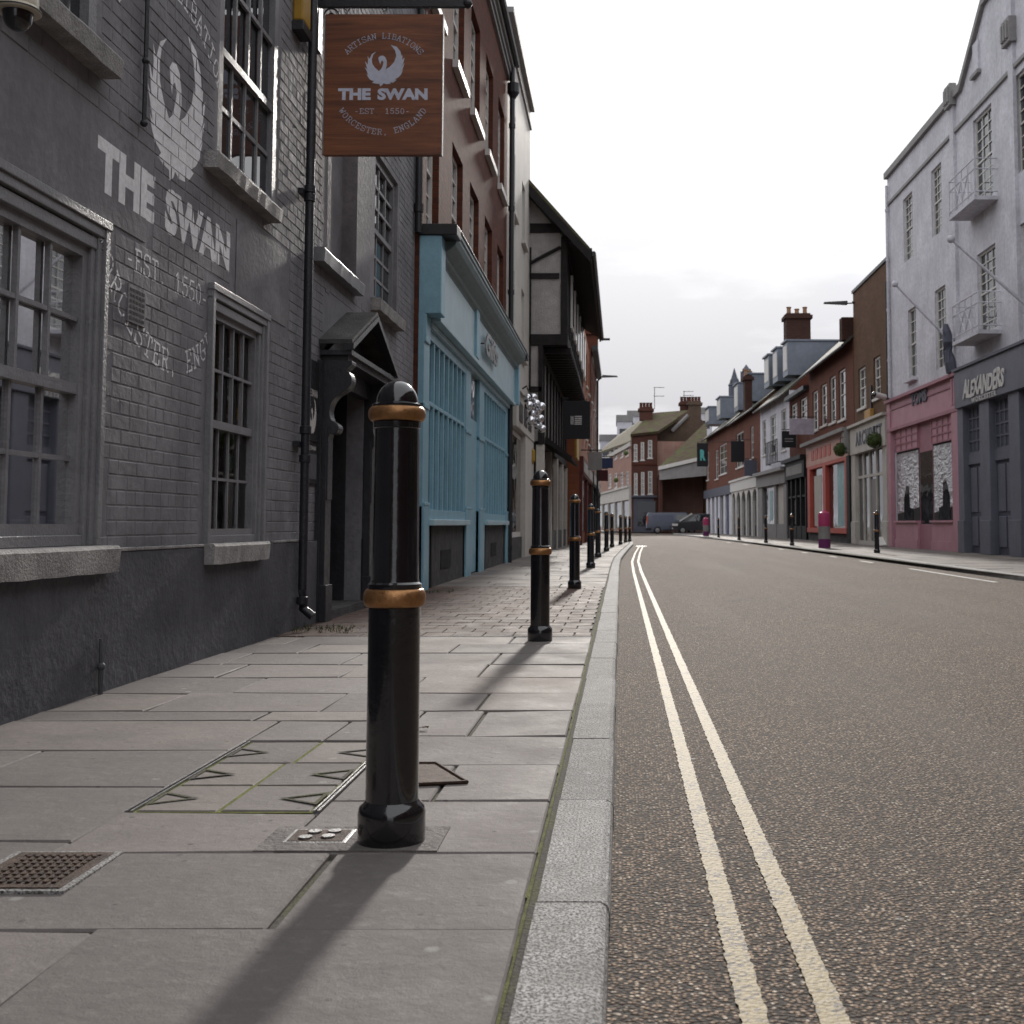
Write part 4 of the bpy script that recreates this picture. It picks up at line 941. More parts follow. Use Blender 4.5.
for y0, y1, sp_ in ((14.86,18.35,.42),(20.75,24.6,.42)):
    mb = MB(); n = round((y1-y0)/sp_)
    for i in range(n+1):
        y = y0+.03+(y1-y0-.12)*i/n; bxx(mb, y, y+.06, .98, 3.2, -2.449, -2.385)
    bxx(mb, y0, y1, 2.28, 2.33, -2.449, -2.388); bxx(mb, y0, y1, 3.10, 3.22, -2.449, -2.38); bxx(mb, y0, y1, .86, .98, -2.449, -2.37)
    w = part(mb, 'shop_window', M['blue'], bs, bevel=.004)
    g = MB(); g.quad((-2.43,y0,.98),(-2.43,y1,.98),(-2.43,y1,3.1),(-2.43,y0,3.1)); part(g, 'pane', paint('blue_glass', (.09,.18,.23), .06, 0, .25, 0), w)
    g = MB(); bxx(g, y0, y1, .78, .86, -2.449, -2.29); part(g, 'sill', M['bluel'], w, bevel=.01)
    mb = MB(); bxx(mb, y0, y1, -.02, .78, -2.449, -2.40); part(mb, 'stall_riser', M['stone'], bs)
    mb = MB(); bxx(mb, (y0+y1)/2-.5, (y0+y1)/2+.4, .2, .45, -2.401, -2.39); bxx(mb, y0+.35, y0+.45, 0, .78, -2.401, -2.385); part(mb, 'riser_grille', M['dark'], bs)
mb = MB(); bxx(mb, 18.95, 20.1, .02, 2.5, -2.449, -2.42); bxx(mb, 19.1, 19.95, .3, 1.1, -2.42, -2.41); part(mb, 'door', M['blue'], bs)
mb = MB(); bxx(mb, 18.95, 20.1, 2.5, 3.2, -2.449, -2.425); part(mb, 'fanlight', M['glass'], bs)
T3 = fit(font_tris('Gifts', .03, 1.0, .35), 19.3, 21.2, 3.55, 3.95)
tri_part(T3, lambda a, z, d: (-2.262+.06+d*1.0, a, z), 'lettering', M['steel'], bs, th=.02)
mb = MB()
for a in (19.2, 20.2, 21.3): mb.tube([(-2.262,a,3.7),(-2.2,a,3.7)], .012, 6)
part(mb, 'letter_fixing', M['iron'], bs)
mb = MB(); bxx(mb, 14.465, 14.9, -.02, .02, -2.44, -2.34); 
# ------------------------------------------------------------------ cream building
LC = Wall((-2.45, 25.27), (-2.45, 31.55), 1)
cr_ = thing('cream_building', 'narrow cream rendered building between the brick building and the timber framed one', 'building', (-2.45, 28.7, 0))
hc = [(1.0,1.9,4.9,6.6),(3.8,4.7,4.9,6.6),(1.0,1.9,7.8,9.3),(3.8,4.7,7.8,9.3)]
shell(LC, cr_, 0, 6.28, 11.9, M['cream'], 8, hc, .14)
for h in hc: window(LC, cr_, *h, 2, 2, d=-.1, sill=M['cream'], sd=.1)
mb = MB(); LC.box(mb, 0, 6.28, 11.9, 12.02, -.3, .12); LC.box(mb, 0, 6.28, 11.4, 11.46, 0, .05); part(mb, 'coping', M['greyst'], cr_)
downpipe(LC, cr_, .25, 3.9, 11, .09, .05, M['cream'])
mb = MB(); LC.box(mb, .9, 6.2, 2.95, 3.75, .003, .16); part(mb, 'fascia', M['cream'], cr_, bevel=.01)
mb = MB(); 
for a in (1.5, 2.8, 4.1): LC.box(mb, a, a+.9, 3.12, 3.55, .16, .175)
part(mb, 'sign_panel', M['iron'], cr_)
mb = MB(); LC.box(mb, .9, 6.2, 3.75, 3.84, .003, .22); part(mb, 'cornice', M['cream'], cr_)
mb = MB(); LC.box(mb, 3.6, 6.26, 0, 2.95, .003, .14); part(mb, 'pier', M['cream'], cr_)
mb = MB(); LC.box(mb, 1.1, 3.55, .5, 2.9, .003, .03); w = part(mb, 'shop_window', M['wframe'], cr_)
g = MB(); LC.box(g, 1.22, 3.45, .62, 2.8, .03, .035); part(g, 'pane', M['glass'], w)
mb = MB(); LC.box(mb, .9, 3.6, 0, .5, .003, .06); part(mb, 'stall_riser', M['stone'], cr_)
# cluster of silver balls on a curled iron arm
sb = thing('ball_decoration', 'bunch of shiny silver balls hanging from a curled arm on the cream building', 'decoration', (-1.9, 27, 3.1))
k = 0
for du, dv in ((0,0),(3,6),(-4,8),(5,13),(0,16),(7,21),(-2,23),(5,28),(9,31),(-5,1),(8,9)):
    p = atY(534+du, 399+dv, 27+U(-.15,.15)); g = MB(); g.sphere(p, U(.085,.12), 8); part(g, 'ball', M['chrome'], sb, smooth=True); k += 1
p = atY(533, 399, 27); q = atY(528, 392, 27)
mb = MB(); mb.tube([(-2.44,27,q.z-.1),(q.x,27,q.z+.1),(p.x-.1,27,p.z+.2),(p.x,27,p.z)], .02, 6); part(mb, 'arm', M['iron'], sb)
for _o in (bb_, bs, cr_, sb): _o.location.y -= .35
# ------------------------------------------------------------------ timber framed building
tf = thing('timber_framed_building', 'black and white timber framed building with jettied upper floors and a heavy overhanging roof', 'building', (-2.1, 38, 0))
TX, TY0, TY1 = -1.45, 31.2, 45.0
pA = paint('infill_plaster', (.40, .37, .36), .85, 0, .12, .01, 3, .35)
mb = MB(); mb.box(-8, TX-.03, TY0+.03, TY1-.03, 5.65, 8.35); mb.box(-8, -2.13, TY0+.03, TY1-.03, 3.0, 5.65); 
mb.add([(-6.2,TY0+.03,8.35),(TX-.03,TY0+.03,8.35),(TX-.03,TY0+.03,8.4),(-2.5,TY0+.03,9.6),(-4.8,TY0+.03,12.2)], [(0,1,2,3,4)])
part(mb, 'infill', pA, tf)
mb = MB(); B = lambda x0,x1,y0,y1,z0,z1: mb.box(x0,x1,y0,y1,z0,z1)
# end frame facing the street's near end
y0, y1 = TY0-.03, TY0+.10
B(-2.55,TX+.02,y0,y1,5.55,5.85); B(-2.55,TX-.2,y0,y1,7.35,7.5); B(TX-.16,TX+.02,y0-.001,y1,5.85,8.5); B(-2.5,-2.40,y0,y1,3.0,8.2); B(-2.55,TX-.16,y0,y1,8.6,8.85)
mb.tube([(-2.45,TY0-.02,7.75),(-2.1,TY0-.02,7.95),(-1.62,TY0-.02,8.2)], .05, 6)
B(-2.2,-2.08,y0,y1,2.9,5.55); B(-2.5,-2.1,y0,y1,4.3,4.45)
# street front
x1 = TX+.03
B(TX-.1,x1,TY0+.1,TY1,5.55,5.85); B(TX-.1,x1,TY0+.1,TY1,8.1,8.3)
y = TY0+.6
while y < TY1: B(TX-.1,x1-.003,y,y+.2,5.85,8.1); y += 1.1
B(-2.2,-2.05,TY0+.1,TY1,2.9,3.15); B(-2.2,-2.06,TY0+.1,TY1,5.25,5.5); y = TY0+.5
while y < TY1: B(-2.2,-2.065,y,y+.25,3.15,5.25); y += 1.6
y = TY0+.3
while y < TY1: B(-2.2,TX+.10,y,y+.18,5.38,5.53); y += .55
part(mb, 'timber_frame', M['bside'], tf, bevel=.01)
mb = MB(); mb.quad((-2.2,TY0,5.54),(TX,TY0,5.54),(TX,TY1,5.54),(-2.2,TY1,5.54)); part(mb, 'jetty_soffit', M['bside'], tf)
mb = MB(); y = TY0+1.7; 
while y < TY1-1: 
    f = MB(); f.box(TX+.03, TX+.09, y, y+.85, 6.3, 7.8)
    w = part(f, 'window', M['wframe'], tf); g = MB(); g.box(TX+.09,TX+.095,y+.06,y+.79,6.36,7.74); part(g, 'pane', M['glass'], w); y += 2.2
mb = MB(); ov = -.83
mb.prism([(ov,7.95),(ov,8.12),(-4.9,12.75),(-4.9,12.5)], lambda x, z, y: (x, y, z), TY0-.35, TY1+.3); mb.prism([(-4.9,12.5),(-4.9,12.75),(-9,8.1),(-9,7.9)], lambda x, z, y: (x, y, z), TY0-.35, TY1+.3)
part(mb, 'roof', M['rooft'], tf)
mb = MB(); mb.prism([(ov+.02,7.72),(ov+.02,8.0),(-4.9,12.55),(-4.9,12.2)], lambda x, z, y: (x, y, z), TY0-.42, TY0-.30); part(mb, 'bargeboard', M['bside'], tf)
mb = MB(); mb.box(ov,ov+.06,TY0-.35,TY1+.3,7.83,8.1); mb.quad((ov,TY0-.3,7.94),(TX,TY0-.3,8.3),(TX,TY1,8.3),(ov,TY1,7.94)); part(mb, 'eaves_board', M['bside'], tf)
mb = MB(); mb.tube([(ov+.1,TY0-.35,7.95),(ov+.1,TY1+.4,7.95)], .07, 8); mb.tube([(ov+.1,TY1+.4,7.95),(ov+.4,TY1+.4,7.95)], .05, 6); part(mb, 'gutter', M['iron'], tf)
mb = MB(); mb.box(-8,-2.2,TY0+.05,TY1,0,3.0); part(mb, 'ground_floor', M['dark'], tf)
mb = MB(); 
for y in (TY0+.02, 34.5, 38.0, 41.5, 44.6): mb.box(-2.25,-2.04,y,y+.3,0,2.9)
part(mb, 'post', M['cream'], tf)
mb = MB()
for y in (31.5, 34.85, 38.4, 41.9): mb.box(-2.2,-2.12,y+.05,y+2.55,.6,2.6)
part(mb, 'shop_window', M['glass'], tf)
mb = MB(); mb.box(-2.2,-2.08,TY0+.32,TY1,0,.6); part(mb, 'stall_riser', M['stone'], tf)
mb = MB(); mb.prism([(-2.05,3.0),(-1.35,2.55),(-1.33,2.62),(-2.05,3.2)], lambda x, z, y: (x, y, z), 32.0, 36.5); part(mb, 'awning', M['bside'], tf)
mb = MB(); mb.box(-1.36,-1.30,34.6,36.6,2.75,3.5); part(mb, 'awning_board', paint('ochre_board', (.36,.22,.03), .6, 0, .2, 0), tf)
lb_ = thing('wall_lantern', 'yellow wall lantern on the corner of the timber framed building', 'lamp', (-2.1, 30.9, 2.4))
p = atY(531, 456, 30.6); mb = MB(); mb.lathe([(.05,-.22),(.11,-.12),(.11,.14),(.04,.2)], p, 6); part(mb, 'lantern', paint('ochre_board', (.36,.22,.03)), lb_)
mb = MB(); mb.tube([(p.x,p.y,p.z+.2),(p.x,p.y,p.z+.32),(p.x,31.2,p.z+.32)], .02, 6); part(mb, 'bracket', M['iron'], lb_)
# hanging signs on the left
def hang(name, label, u0, u1, v0, v1, yy, wallx, mat, logo=None, lm=None):
    a = atY(u0, v1, yy); b = atY(u1, v0, yy)
    t = thing(name, label, 'sign', ((a.x+b.x)/2, yy, a.z))
    m = MB(); m.box(a.x, b.x, yy, yy+.08, a.z, b.z); part(m, 'board', mat, t, bevel=.01)
    m = MB(); m.tube([(wallx, yy+.04, b.z+.08), ((b.x if wallx < a.x else a.x), yy+.04, b.z+.08)], .025, 6)
    for x in (a.x+.1, b.x-.1): m.tube([(x,yy+.04,b.z+.09),(x,yy+.04,b.z-.01)], .012, 6)
    part(m, 'bracket', M['iron'], t)
    if logo: logo(t, a, b, yy)
    return t
def lines_logo(t, a, b, yy):
    m = MB(); w_, h_ = b.x-a.x, b.z-a.z; X = lambda k: a.x+w_*k; Z = lambda k: a.z+h_*k
    for i in range(5): m.box(X(.44), X(.70), yy-.006, yy-.001, Z(.38+.05*i), Z(.405+.05*i))
    for i in range(3): m.box(X(.30+.04*i), X(.32+.04*i), yy-.006, yy-.001, Z(.38), Z(.60))
    part(m, 'logo', M['letter'], t)
hang('hanging_sign', 'large square black hanging sign with a white logo of stacked bars', 562.5, 590, 401, 439, 33.5, -1.5, M['blackp'], lines_logo)
hang('hanging_sign', 'blank blue grey hanging sign beyond the large black one', 588, 602, 452, 470, 47, -1.6, M['greyst'])
hang('hanging_sign', 'small navy blue hanging sign jutting out farthest over the left pavement', 602, 613, 458, 468, 56, -1.5, paint('navy', (.03,.045,.11)))
hang('hanging_sign', 'small maroon hanging sign below the navy blue one', 597, 608, 470, 481, 57, -1.5, paint('maroon', (.07,.02,.025)))
# ------------------------------------------------------------------ beyond
def simple(name, label, x0, x1, y0, y1, h, mat, nwin, rows, fas=None, fm=None, roofm=None, depth=8, wm=None):
    W = Wall((x0, y0), (x1, y1), 1); t = thing(name, label, 'building', (x0, (y0+y1)/2, 0)); L = W.L; hs_ = []
    for r_ in rows:
        for i in range(nwin):
            c = L*(i+.5)/nwin; hs_.append((c-.45, c+.45, r_[0], r_[1]))
    shell(W, t, 0, L, h, mat, depth, hs_)
    for q in hs_: window(W, t, *q, 2, 2, sill=wm or M['wframe'])
    if roofm: pitched(W, t, -.05, L+.05, h, depth, 3.2, roofm, .35, mat)
    if fas:
        m = MB(); W.box(m, .1, L-.1, 2.7, 3.4, .003, .16); part(m, 'fascia', fm, t)
        m = MB(); 
        for i in range(2): W.box(m, .4+i*L/2, L/2-.3+i*L/2, 2.82, 3.25, .161, .175)
        part(m, 'sign_panel', fas, t)
        for i in range(2):
            m = MB(); W.box(m, .5+i*L/2, L/2-.4+i*L/2, .5, 2.6, .003, .04); part(m, 'shop_window', M['glass'], t)
        m = MB()
        for a in (0, L/2-.2, L-.4): W.box(m, a, a+.4, 0, 2.7, .003, .12)
        part(m, 'pilaster', fm, t)
    return t, W
rb, RW = simple('red_brick_building', 'orange red brick building beyond the timber framed building with two grey shop signs', -1.6, -1.55, 45.1, 58, 9.2, M['orange'], 4, ((4.6,6.2),(7.0,8.5)), M['greyst'], paint('dull_red', (.12,.03,.025)))
t, w_ = simple('dark_brick_building', 'dark brick building with a tall chimney on the left, beyond the orange brick one', -1.5, -1.45, 58, 70, 9.6, M['redl'], 3, ((4.6,6.2),(7.0,8.5)), M['greyst'], M['blackp'])
mb = MB(); mb.box(-2.3,-1.2,60,61.5,9.6,11.2); mb.box(-2.35,-1.1,59.9,61.6,10.5,10.75); part(mb, 'chimney', M['redl'], t)
mb = MB(); mb.box(-1.45,-1.15,58.2,69.8,9.4,9.65); part(mb, 'cornice', M['iron'], t)
t, w_ = simple('brown_brick_building', 'low brown brick building, last on the left before the street bends', -1.5, -1.6, 70, 84, 6.0, M['brown'], 4, ((3.9,5.3),), M['greyst'], M['blackp'])
# left street lamp
def arm_lamp(label, base, tip, zt, cat='street lamp'):
    t = thing('street_lamp', label, cat, base)
    m = MB(); m.tube([base, (base[0],base[1],zt-.2),(base[0]+(tip-base[0])*.3, base[1], zt)], .05, 8); part(m, 'pole', M['iron'], t)
    m = MB(); m.tube([(base[0]+(tip-base[0])*.3, base[1], zt),(tip, base[1], zt+.02)], .03, 6); part(m, 'arm', M['iron'], t)
    m = MB(); s = 1 if tip > base[0] else -1; m.hexa([(tip-s*.35,base[1]-.13,zt-.02),(tip+s*.4,base[1]-.10,zt),(tip+s*.4,base[1]+.10,zt),(tip-s*.35,base[1]+.13,zt-.02),(tip-s*.35,base[1]-.1,zt+.09),(tip+s*.35,base[1]-.07,zt+.06),(tip+s*.35,base[1]+.07,zt+.06),(tip-s*.35,base[1]+.1,zt+.09)]); part(m, 'lantern', M['iron'], t)
    return t
arm_lamp('thin dark street lamp with a short arm at the left side of the street', (-1.12, 56, 0), -.55, atY(608, 377, 56).z)
# ------------------------------------------------------------------ right: white rendered building
RW1 = Wall((10.13, 18), (9.6, 41.8), -1)
wb = thing('rendered_building', 'white rendered building with stone coping, balconies and a raised centre, at the right edge', 'building', (9.7, 33, 0))
uvh = lambda *r: RW1.rect(*r)
H1 = [uvh(908,917.5,190,256), uvh(937,947.5,160,230), uvh(981,1000,103,197), uvh(911,919,306,377), uvh(938.5,949.5,285,367), uvh(982,1001,245,330)]
for k in (2, 5):
    h = H1[k]; 
    for i in (1, 2): H1.append((h[0]-i*3.3, h[1]-i*3.3, h[2], h[3]))
L1 = RW1.L; zp = RW1.uv(890, 176)[1]
aG0 = RW1.uv(962, 80)[0]; aG1 = RW1.uv(985, 5)[0]; zG = RW1.uv(985, 5)[1]
H1 = [h for h in H1 if h[0] > .3]
shell(RW1, wb, 0, L1, zp, M['white'], 9, H1, .16)
for h in H1:
    big = h[1]-h[0] > 1.05
    window(RW1, wb, *h, 3 if big else 2, 4 if big else 3, d=-.1, fr=.06, bar=.03, sill=None if big else M['white'], sd=.16, sh=.12)
aM = 2*1.5
mb = MB(); mb.prism([(aG0, zp), (aG1, zG), (aG1-6.5, zG), (aG1-6.5-(aG0-aG1), zp)], lambda a, z, d: RW1.P(a, z, d), -.3, 0); part(mb, 'gable', M['white'], wb)
mb = MB(); t_ = .22
for (p, q) in (((L1+.05, zp), (aG0, zp)), ((aG0, zp), (aG1, zG)), ((aG1, zG), (aG1-6.5, zG))):
    mb.hexa([RW1.P(p[0],p[1],-.35), RW1.P(q[0],q[1],-.35), RW1.P(q[0],q[1],.12), RW1.P(p[0],p[1],.12), RW1.P(p[0],p[1]+t_,-.35), RW1.P(q[0],q[1]+t_,-.35), RW1.P(q[0],q[1]+t_,.12), RW1.P(p[0],p[1]+t_,.12)])
part(mb, 'coping', M['greyst'], wb)
mb = MB(); zb2 = RW1.uv(890, 203)[1]; RW1.box(mb, 0, L1, zb2-.05, zb2+.05, 0, .07); part(mb, 'string_course', M['greyst'], wb)
for u in (957.5, 1019):
    a = RW1.uv(u, 300)[0]; mb = MB(); RW1.box(mb, a-.17, a+.17, 4.9, zp+.2 if u < 1000 else zp+1.6, 0, .09); part(mb, 'pilaster', M['white'], wb)
    zc = RW1.uv(u, 92 if u < 1000 else 25)[1]; mb = MB(); RW1.box(mb, a-.28, a+.28, zc-.32, zc+.32, 0, .2)
    for i in range(3): RW1.box(mb, a-.22+.17*i, a-.12+.17*i, zc-.22, zc+.22, .2, .25)
    part(mb, 'capital', M['greyst'], wb)
h = uvh(984, 989.5, 30, 62); mb = MB(); RW1.box(mb, *h, -.0, .06); part(mb, 'gable_slit', M['white'], wb); mb = MB(); RW1.box(mb, h[0]-.1, h[1]+.1, h[2]-.1, h[2], 0, .12); part(mb, 'slit_sill', M['greyst'], wb)
downpipe(RW1, wb, L1-.2, 4.5, zp-.3, .08, .055, M['white'])
for (u0, u1, vt, vb) in ((961,1005,170,222), (963,1008,311,358)):
    a1 = RW1.uv(u0, 300, .0)[0]; a0 = RW1.uv(u1-14, 300, 0)[0]; c_ = (H1[2] if vb < 300 else H1[5])
    a0, a1 = c_[0]-.35, c_[1]+.35; zb = c_[2]-.12; ht = 1.0
    b = MB(); RW1.box(b, a0, a1, zb-.1, zb, 0.0, .62); f = part(b, 'balcony', M['white'], wb)
    g = MB(); rb_ = lambda p, q: g.tube([p, q], .018, 6)
    for z in (zb+ht, zb+ht*.72, zb+.12):
        rb_(RW1.P(a0,z,.6), RW1.P(a1,z,.6)); rb_(RW1.P(a0,z,0), RW1.P(a0,z,.6)); rb_(RW1.P(a1,z,0), RW1.P(a1,z,.6))
    for i in range(5):
        a = a0+(a1-a0)*i/4; rb_(RW1.P(a,zb,.6), RW1.P(a,zb+ht,.6))
        if i in (1, 2): e = a0+(a1-a0)*(i+1)/4; rb_(RW1.P(a,zb+.12,.6), RW1.P(e,zb+ht*.72,.6)); rb_(RW1.P(e,zb+.12,.6), RW1.P(a,zb+ht*.72,.6))
    for i in range(9):
        a = a0+(a1-a0)*i/8
        if i not in (3, 4, 5): g.tube([RW1.P(a,zb,.6), RW1.P(a,zb+ht*.72,.6)], .009, 5)
    part(g, 'railing', M['white'], f)
# extra (out of frame) balconies' reflections are not needed
for lb, (u0,v0), (u1,v1) in (('white flagpole with a rolled black flag slanting over the pink shop', (895,284), (955,346)), ('bare white flagpole slanting out above the slate grey shop', (951,239), (1027,306))):
    a, z = RW1.uv(u1, v1, .08); p = Vector(RW1.P(a, z, .08)); q = atY(u0, v0, p.y+.1)
    t = thing('flagpole', lb, 'flagpole', tuple(p)); g = MB(); g.tube([p, q], [.045,.035], 8); part(g, 'pole', M['white'], t, smooth=True)
    g = MB(); g.sphere(q, .10, 8); part(g, 'finial', M['white'], t)
    if u1 < 1000:
        e = p.lerp(q, .12); g = MB(); g.tube([e+Vector((-.06,0,.42)), e+Vector((-.03,0,.2)), e+Vector((.02,0,-.1)), e+Vector((.0,.05,-.4)), e+Vector((.06,0,-.7)), e+Vector((.12,0,-.95)), e+Vector((.2,0,-1.0))], [.07,.13,.17,.14,.17,.20,.03], 9); part(g, 'rolled_flag', M['slated'], t)
# pink shop
ps = thing('pink_shopfront', 'pink painted shopfront with crumpled silver foil inside its windows', 'shopfront', (9.5, 37, 0))
a_ = lambda u, d=0: RW1.uv(u, 500, d)[0]
z_ = lambda u, v, d=0: RW1.uv(u, v, d)[1]
A0, A1 = a_(966.5), L1-.02; z_f0, z_f1 = z_(951,411), z_(951,380)
mb = MB(); RW1.box(mb, A0, A1, z_f0, z_f1, .003, .12); part(mb, 'fascia', M['pink'], ps)
mb = MB(); RW1.box(mb, A0, A1, z_f1, z_f1+.1, .003, .26); RW1.box(mb, A0, A1, z_f0-.1, z_f0, .003, .18); RW1.box(mb, A0+.5, A1-.4, z_f1-.28, z_f1-.22, .12, .15); part(mb, 'moulding', M['pinkd'], ps)
mb = MB()
for a, b in ((A0, a_(958)), (A1-.45, A1)): RW1.box(mb, a, b, 0, z_f1-.001, .003, .16)
for k in range(3): RW1.box(mb, A0+.1+k*.22, A0+.2+k*.22, z_f0+.1, z_f1-.05, .16, .2)
part(mb, 'pilaster', M['pink'], ps, bevel=.01)
D0, D1 = a_(934.5), a_(920.5)
for (p, q) in ((a_(957.5), D0), (D1, a_(898))):
    p, q = min(p, q), max(p, q); zt = z_(927, 446); zb = .85
    m = MB(); RW1.box(m, p, q, zt, z_f0-.1, .003, .05); 
    part(m, 'transom', M['pink'], ps)
    m = MB(); n = 4
    for i in range(n+1): RW1.box(m, p+(q-p-.05)*i/n, p+(q-p-.05)*i/n+.05, zt, z_f0-.1, .05, .075)
    for j in range(4): zz = zt+(z_f0-.15-zt)*j/3; RW1.box(m, p+.05, q-.05, zz, zz+.045, .05, .072)
    part(m, 'glazing_bars', M['pinkd'], ps)
    m = MB(); RW1.box(m, p, q, 0, zb, .003, .10); RW1.box(m, p, q, 0, .28, .1, .13); RW1.box(m, p, q, zb, zb+.06, .003, .17); part(m, 'stall_riser', M['pink'], ps)
    m = MB(); RW1.box(m, p, q, zb+.06, zt, .003, .02); w = part(m, 'shop_window', M['blackp'], ps)
    g = MB(); g.quad(RW1.P(p+.06,zb+.5,.024), RW1.P(q-.06,zb+.3,.024), RW1.P(q-.06,zt-.06,.024), RW1.P(p+.06,zt-.06,.024)); part(g, 'foil', M['foil'], w)
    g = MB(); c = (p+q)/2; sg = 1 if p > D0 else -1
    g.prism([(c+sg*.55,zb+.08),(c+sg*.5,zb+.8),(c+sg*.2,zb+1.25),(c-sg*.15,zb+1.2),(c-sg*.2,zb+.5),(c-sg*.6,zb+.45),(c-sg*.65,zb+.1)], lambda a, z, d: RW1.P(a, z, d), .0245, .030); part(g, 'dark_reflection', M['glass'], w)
p, q = min(D0, D1), max(D0, D1)
mb = MB(); RW1.box(mb, p, q, 0, z_f0-.1, .003, .01); part(mb, 'recess', M['pinkd'], ps); mb = MB(); RW1.box(mb, p+.1, q-.1, .8, 3.1, .011, .02); part(mb, 'door_glass', M['glass'], ps); mb = MB(); RW1.box(mb, p+.02, q-.02, 0, .8, .011, .03); part(mb, 'kickboard', M['pinkd'], ps)
T4 = fit(font_tris('TOMS', .05), -1, 1, 0, 1); ac = a_(925); zc = z_(925, 403)
tri_part([[(ac-x*.95, zc+y*.42) for x, y in t] for t in T4], lambda a, z, d: RW1.P(a, z, .125+d), 'lettering', M['slated'], ps, th=.04)
# slate grey shop
gs = thing('slate_shopfront', 'slate grey shopfront with panelled doors and a scrawled white name on its fascia', 'shopfront', (9.7, 30, 0))
F0, F1 = z_(990, 401.5), z_(990, 362); AE = A0-.03
mb = MB(); RW1.box(mb, 4, AE, F0, F1, .003, .30); part(mb, 'fascia', M['slate'], gs, bevel=.01)
mb = MB(); RW1.box(mb, 4, AE+.05, F1, F1+.07, .003, .36); part(mb, 'capping', M['slated'], gs)
T5 = fit(font_tris('ALEXANDERS', .03, 1.0, .3), 0, 1, 0, 1); a0, a1 = a_(965.5, .3), a_(1008, .3); zz0, zz1 = z_(987, 392, .3), z_(987, 373, .3)
tri_part([[(a0+(a1-a0)*x, zz0+(zz1-zz0)*(y*(1+.08*math.sin(17*x))+.03*math.sin(23*x))) for x, y in t] for t in T5], lambda a, z, d: RW1.P(a, z, .31+d), 'lettering', M['letter'], gs, th=.02)
T6 = fit(font_tris('WORCESTER', .02, 1.3), 0, 1, 0, 1)
tri_part([[(a_(974,.3)+(a_(999,.3)-a_(974,.3))*x, z_(987,398.5,.3)+y*.14) for x, y in t] for t in T6], lambda a, z, d: RW1.P(a, z, .31+d), 'small_lettering', M['letter'], gs, th=.01)
mb = MB()
for (u0, u1) in ((966.5, 972), (989, 999), (1019, 1030)):
    q, p = sorted((a_(u0), a_(u1)))[::-1]; RW1.box(mb, p, q, 0, F0, .003, .22); RW1.box(mb, p-.03, q+.03, 0, .9, .003, .26)
part(mb, 'pilaster', M['slate'], gs, bevel=.01)
for (u0, u1) in ((972, 989), (999, 1019), (1030, 1060)):
    p, q = sorted((a_(u0), a_(u1))); m = MB(); RW1.box(m, p, q, 0, F0, .003, .03); b_ = part(m, 'door', M['slated'], gs)
    g = MB(); n = 4; zt0 = 2.75
    for i in range(n+1): RW1.box(g, p+(q-p-.05)*i/n, p+(q-p-.05)*i/n+.05, zt0, F0, .03, .06)
    for j in range(5): zz = zt0+(F0-.05-zt0)*j/4; RW1.box(g, p, q, zz, zz+.045, .03, .057)
    RW1.box(g, p, q, 2.45, 2.75, .03, .09); part(g, 'transom_bars', M['slate'], b_)
    g = MB(); c = (p+q)/2
    for (s0, s1) in ((p+.12, c-.06), (c+.06, q-.12)):
        for (r, t) in ((.2, 1.0), (1.12, 2.35)): RW1.box(g, s0, s1, r, t, .03, .06)
    part(g, 'door_panels', M['slate'], b_, bevel=.015)
cc = thing('security_camera', 'white bullet security camera at the corner of the pink shop', 'security camera', (9.3, 41.5, 4.6))
p = atY(885, 397, 41.4); mb = MB(); mb.tube([p, p+Vector((-.45,-.35,.05))], [.09,.11], 10); part(mb, 'body', M['wframe'], cc, smooth=True); mb = MB(); mb.sphere(p+Vector((-.45,-.35,.05)), .1, 8); part(mb, 'lens', M['black'], cc); mb = MB(); mb.tube([p, p+Vector((.35,.15,-.15)), (9.5,p.y+.2,p.z-.2)], .04, 8); part(mb, 'bracket', M['iron'], cc)
# ------------------------------------------------------------------ brown brick
def rbuild(name, label, P0, P1, h, mat, wins, depth=8, sill=None, cols=2, rws=2, end=None, wd=.1, fm=None):
    W = Wall(P0, P1, -1); t = thing(name, label, 'building', ((P0[0]+P1[0])/2, (P0[1]+P1[1])/2, 0)); hs_ = [W.rect(*q) for q in wins]
    hs_ = [(max(.05, q[0]), min(W.L-.05, q[1]), q[2], q[3]) for q in hs_]
    shell(W, t, 0, W.L, h, mat, depth, hs_, .14, endmat=end)
    for q in hs_: window(W, t, *q, cols, rws, d=-wd, fr=.09, bar=.04, sill=sill or M['wframe'], fm=fm)
    return t, W
bt, BW = rbuild('brown_brick_building', 'tall brown brick building with a flat parapet beside the white rendered building', (9.62,41.82), (9.6,48.3), 10.3, M['brown'], [(860,867.5,366,407),(875.5,882.5,355,397)], end=M['brownx'], cols=2)
mb = MB(); BW.box(mb, -.02, 6.5, 10.3, 10.42, -.3, .06); part(mb, 'coping', M['iron'], bt)
downpipe(BW, bt, .15, 3.5, 9.5, .07, .05)
cs = thing('cream_shopfront', 'cream shopfront with a glazed door and dark capital letters on its fascia', 'shopfront', (9.45, 45, 0))
az = lambda W, u, v, d=0: W.uv(u, v, d)
f0, f1 = az(BW, 868, 452)[1], az(BW, 868, 424)[1]
mb = MB(); BW.box(mb, .1, 6.45, f0, f1, .003, .22); part(mb, 'fascia', M['cream'], cs, bevel=.01)
mb = MB(); BW.box(mb, .05, 6.47, f1, f1+.1, .003, .34); part(mb, 'cornice', M['cream'], cs)
T7 = fit(font_tris('ARCHIVIST', .02, 1.25), 0, 1, 0, 1); p0, p1 = BW.uv(856, 440, .22)[0], BW.uv(882, 440, .22)[0]
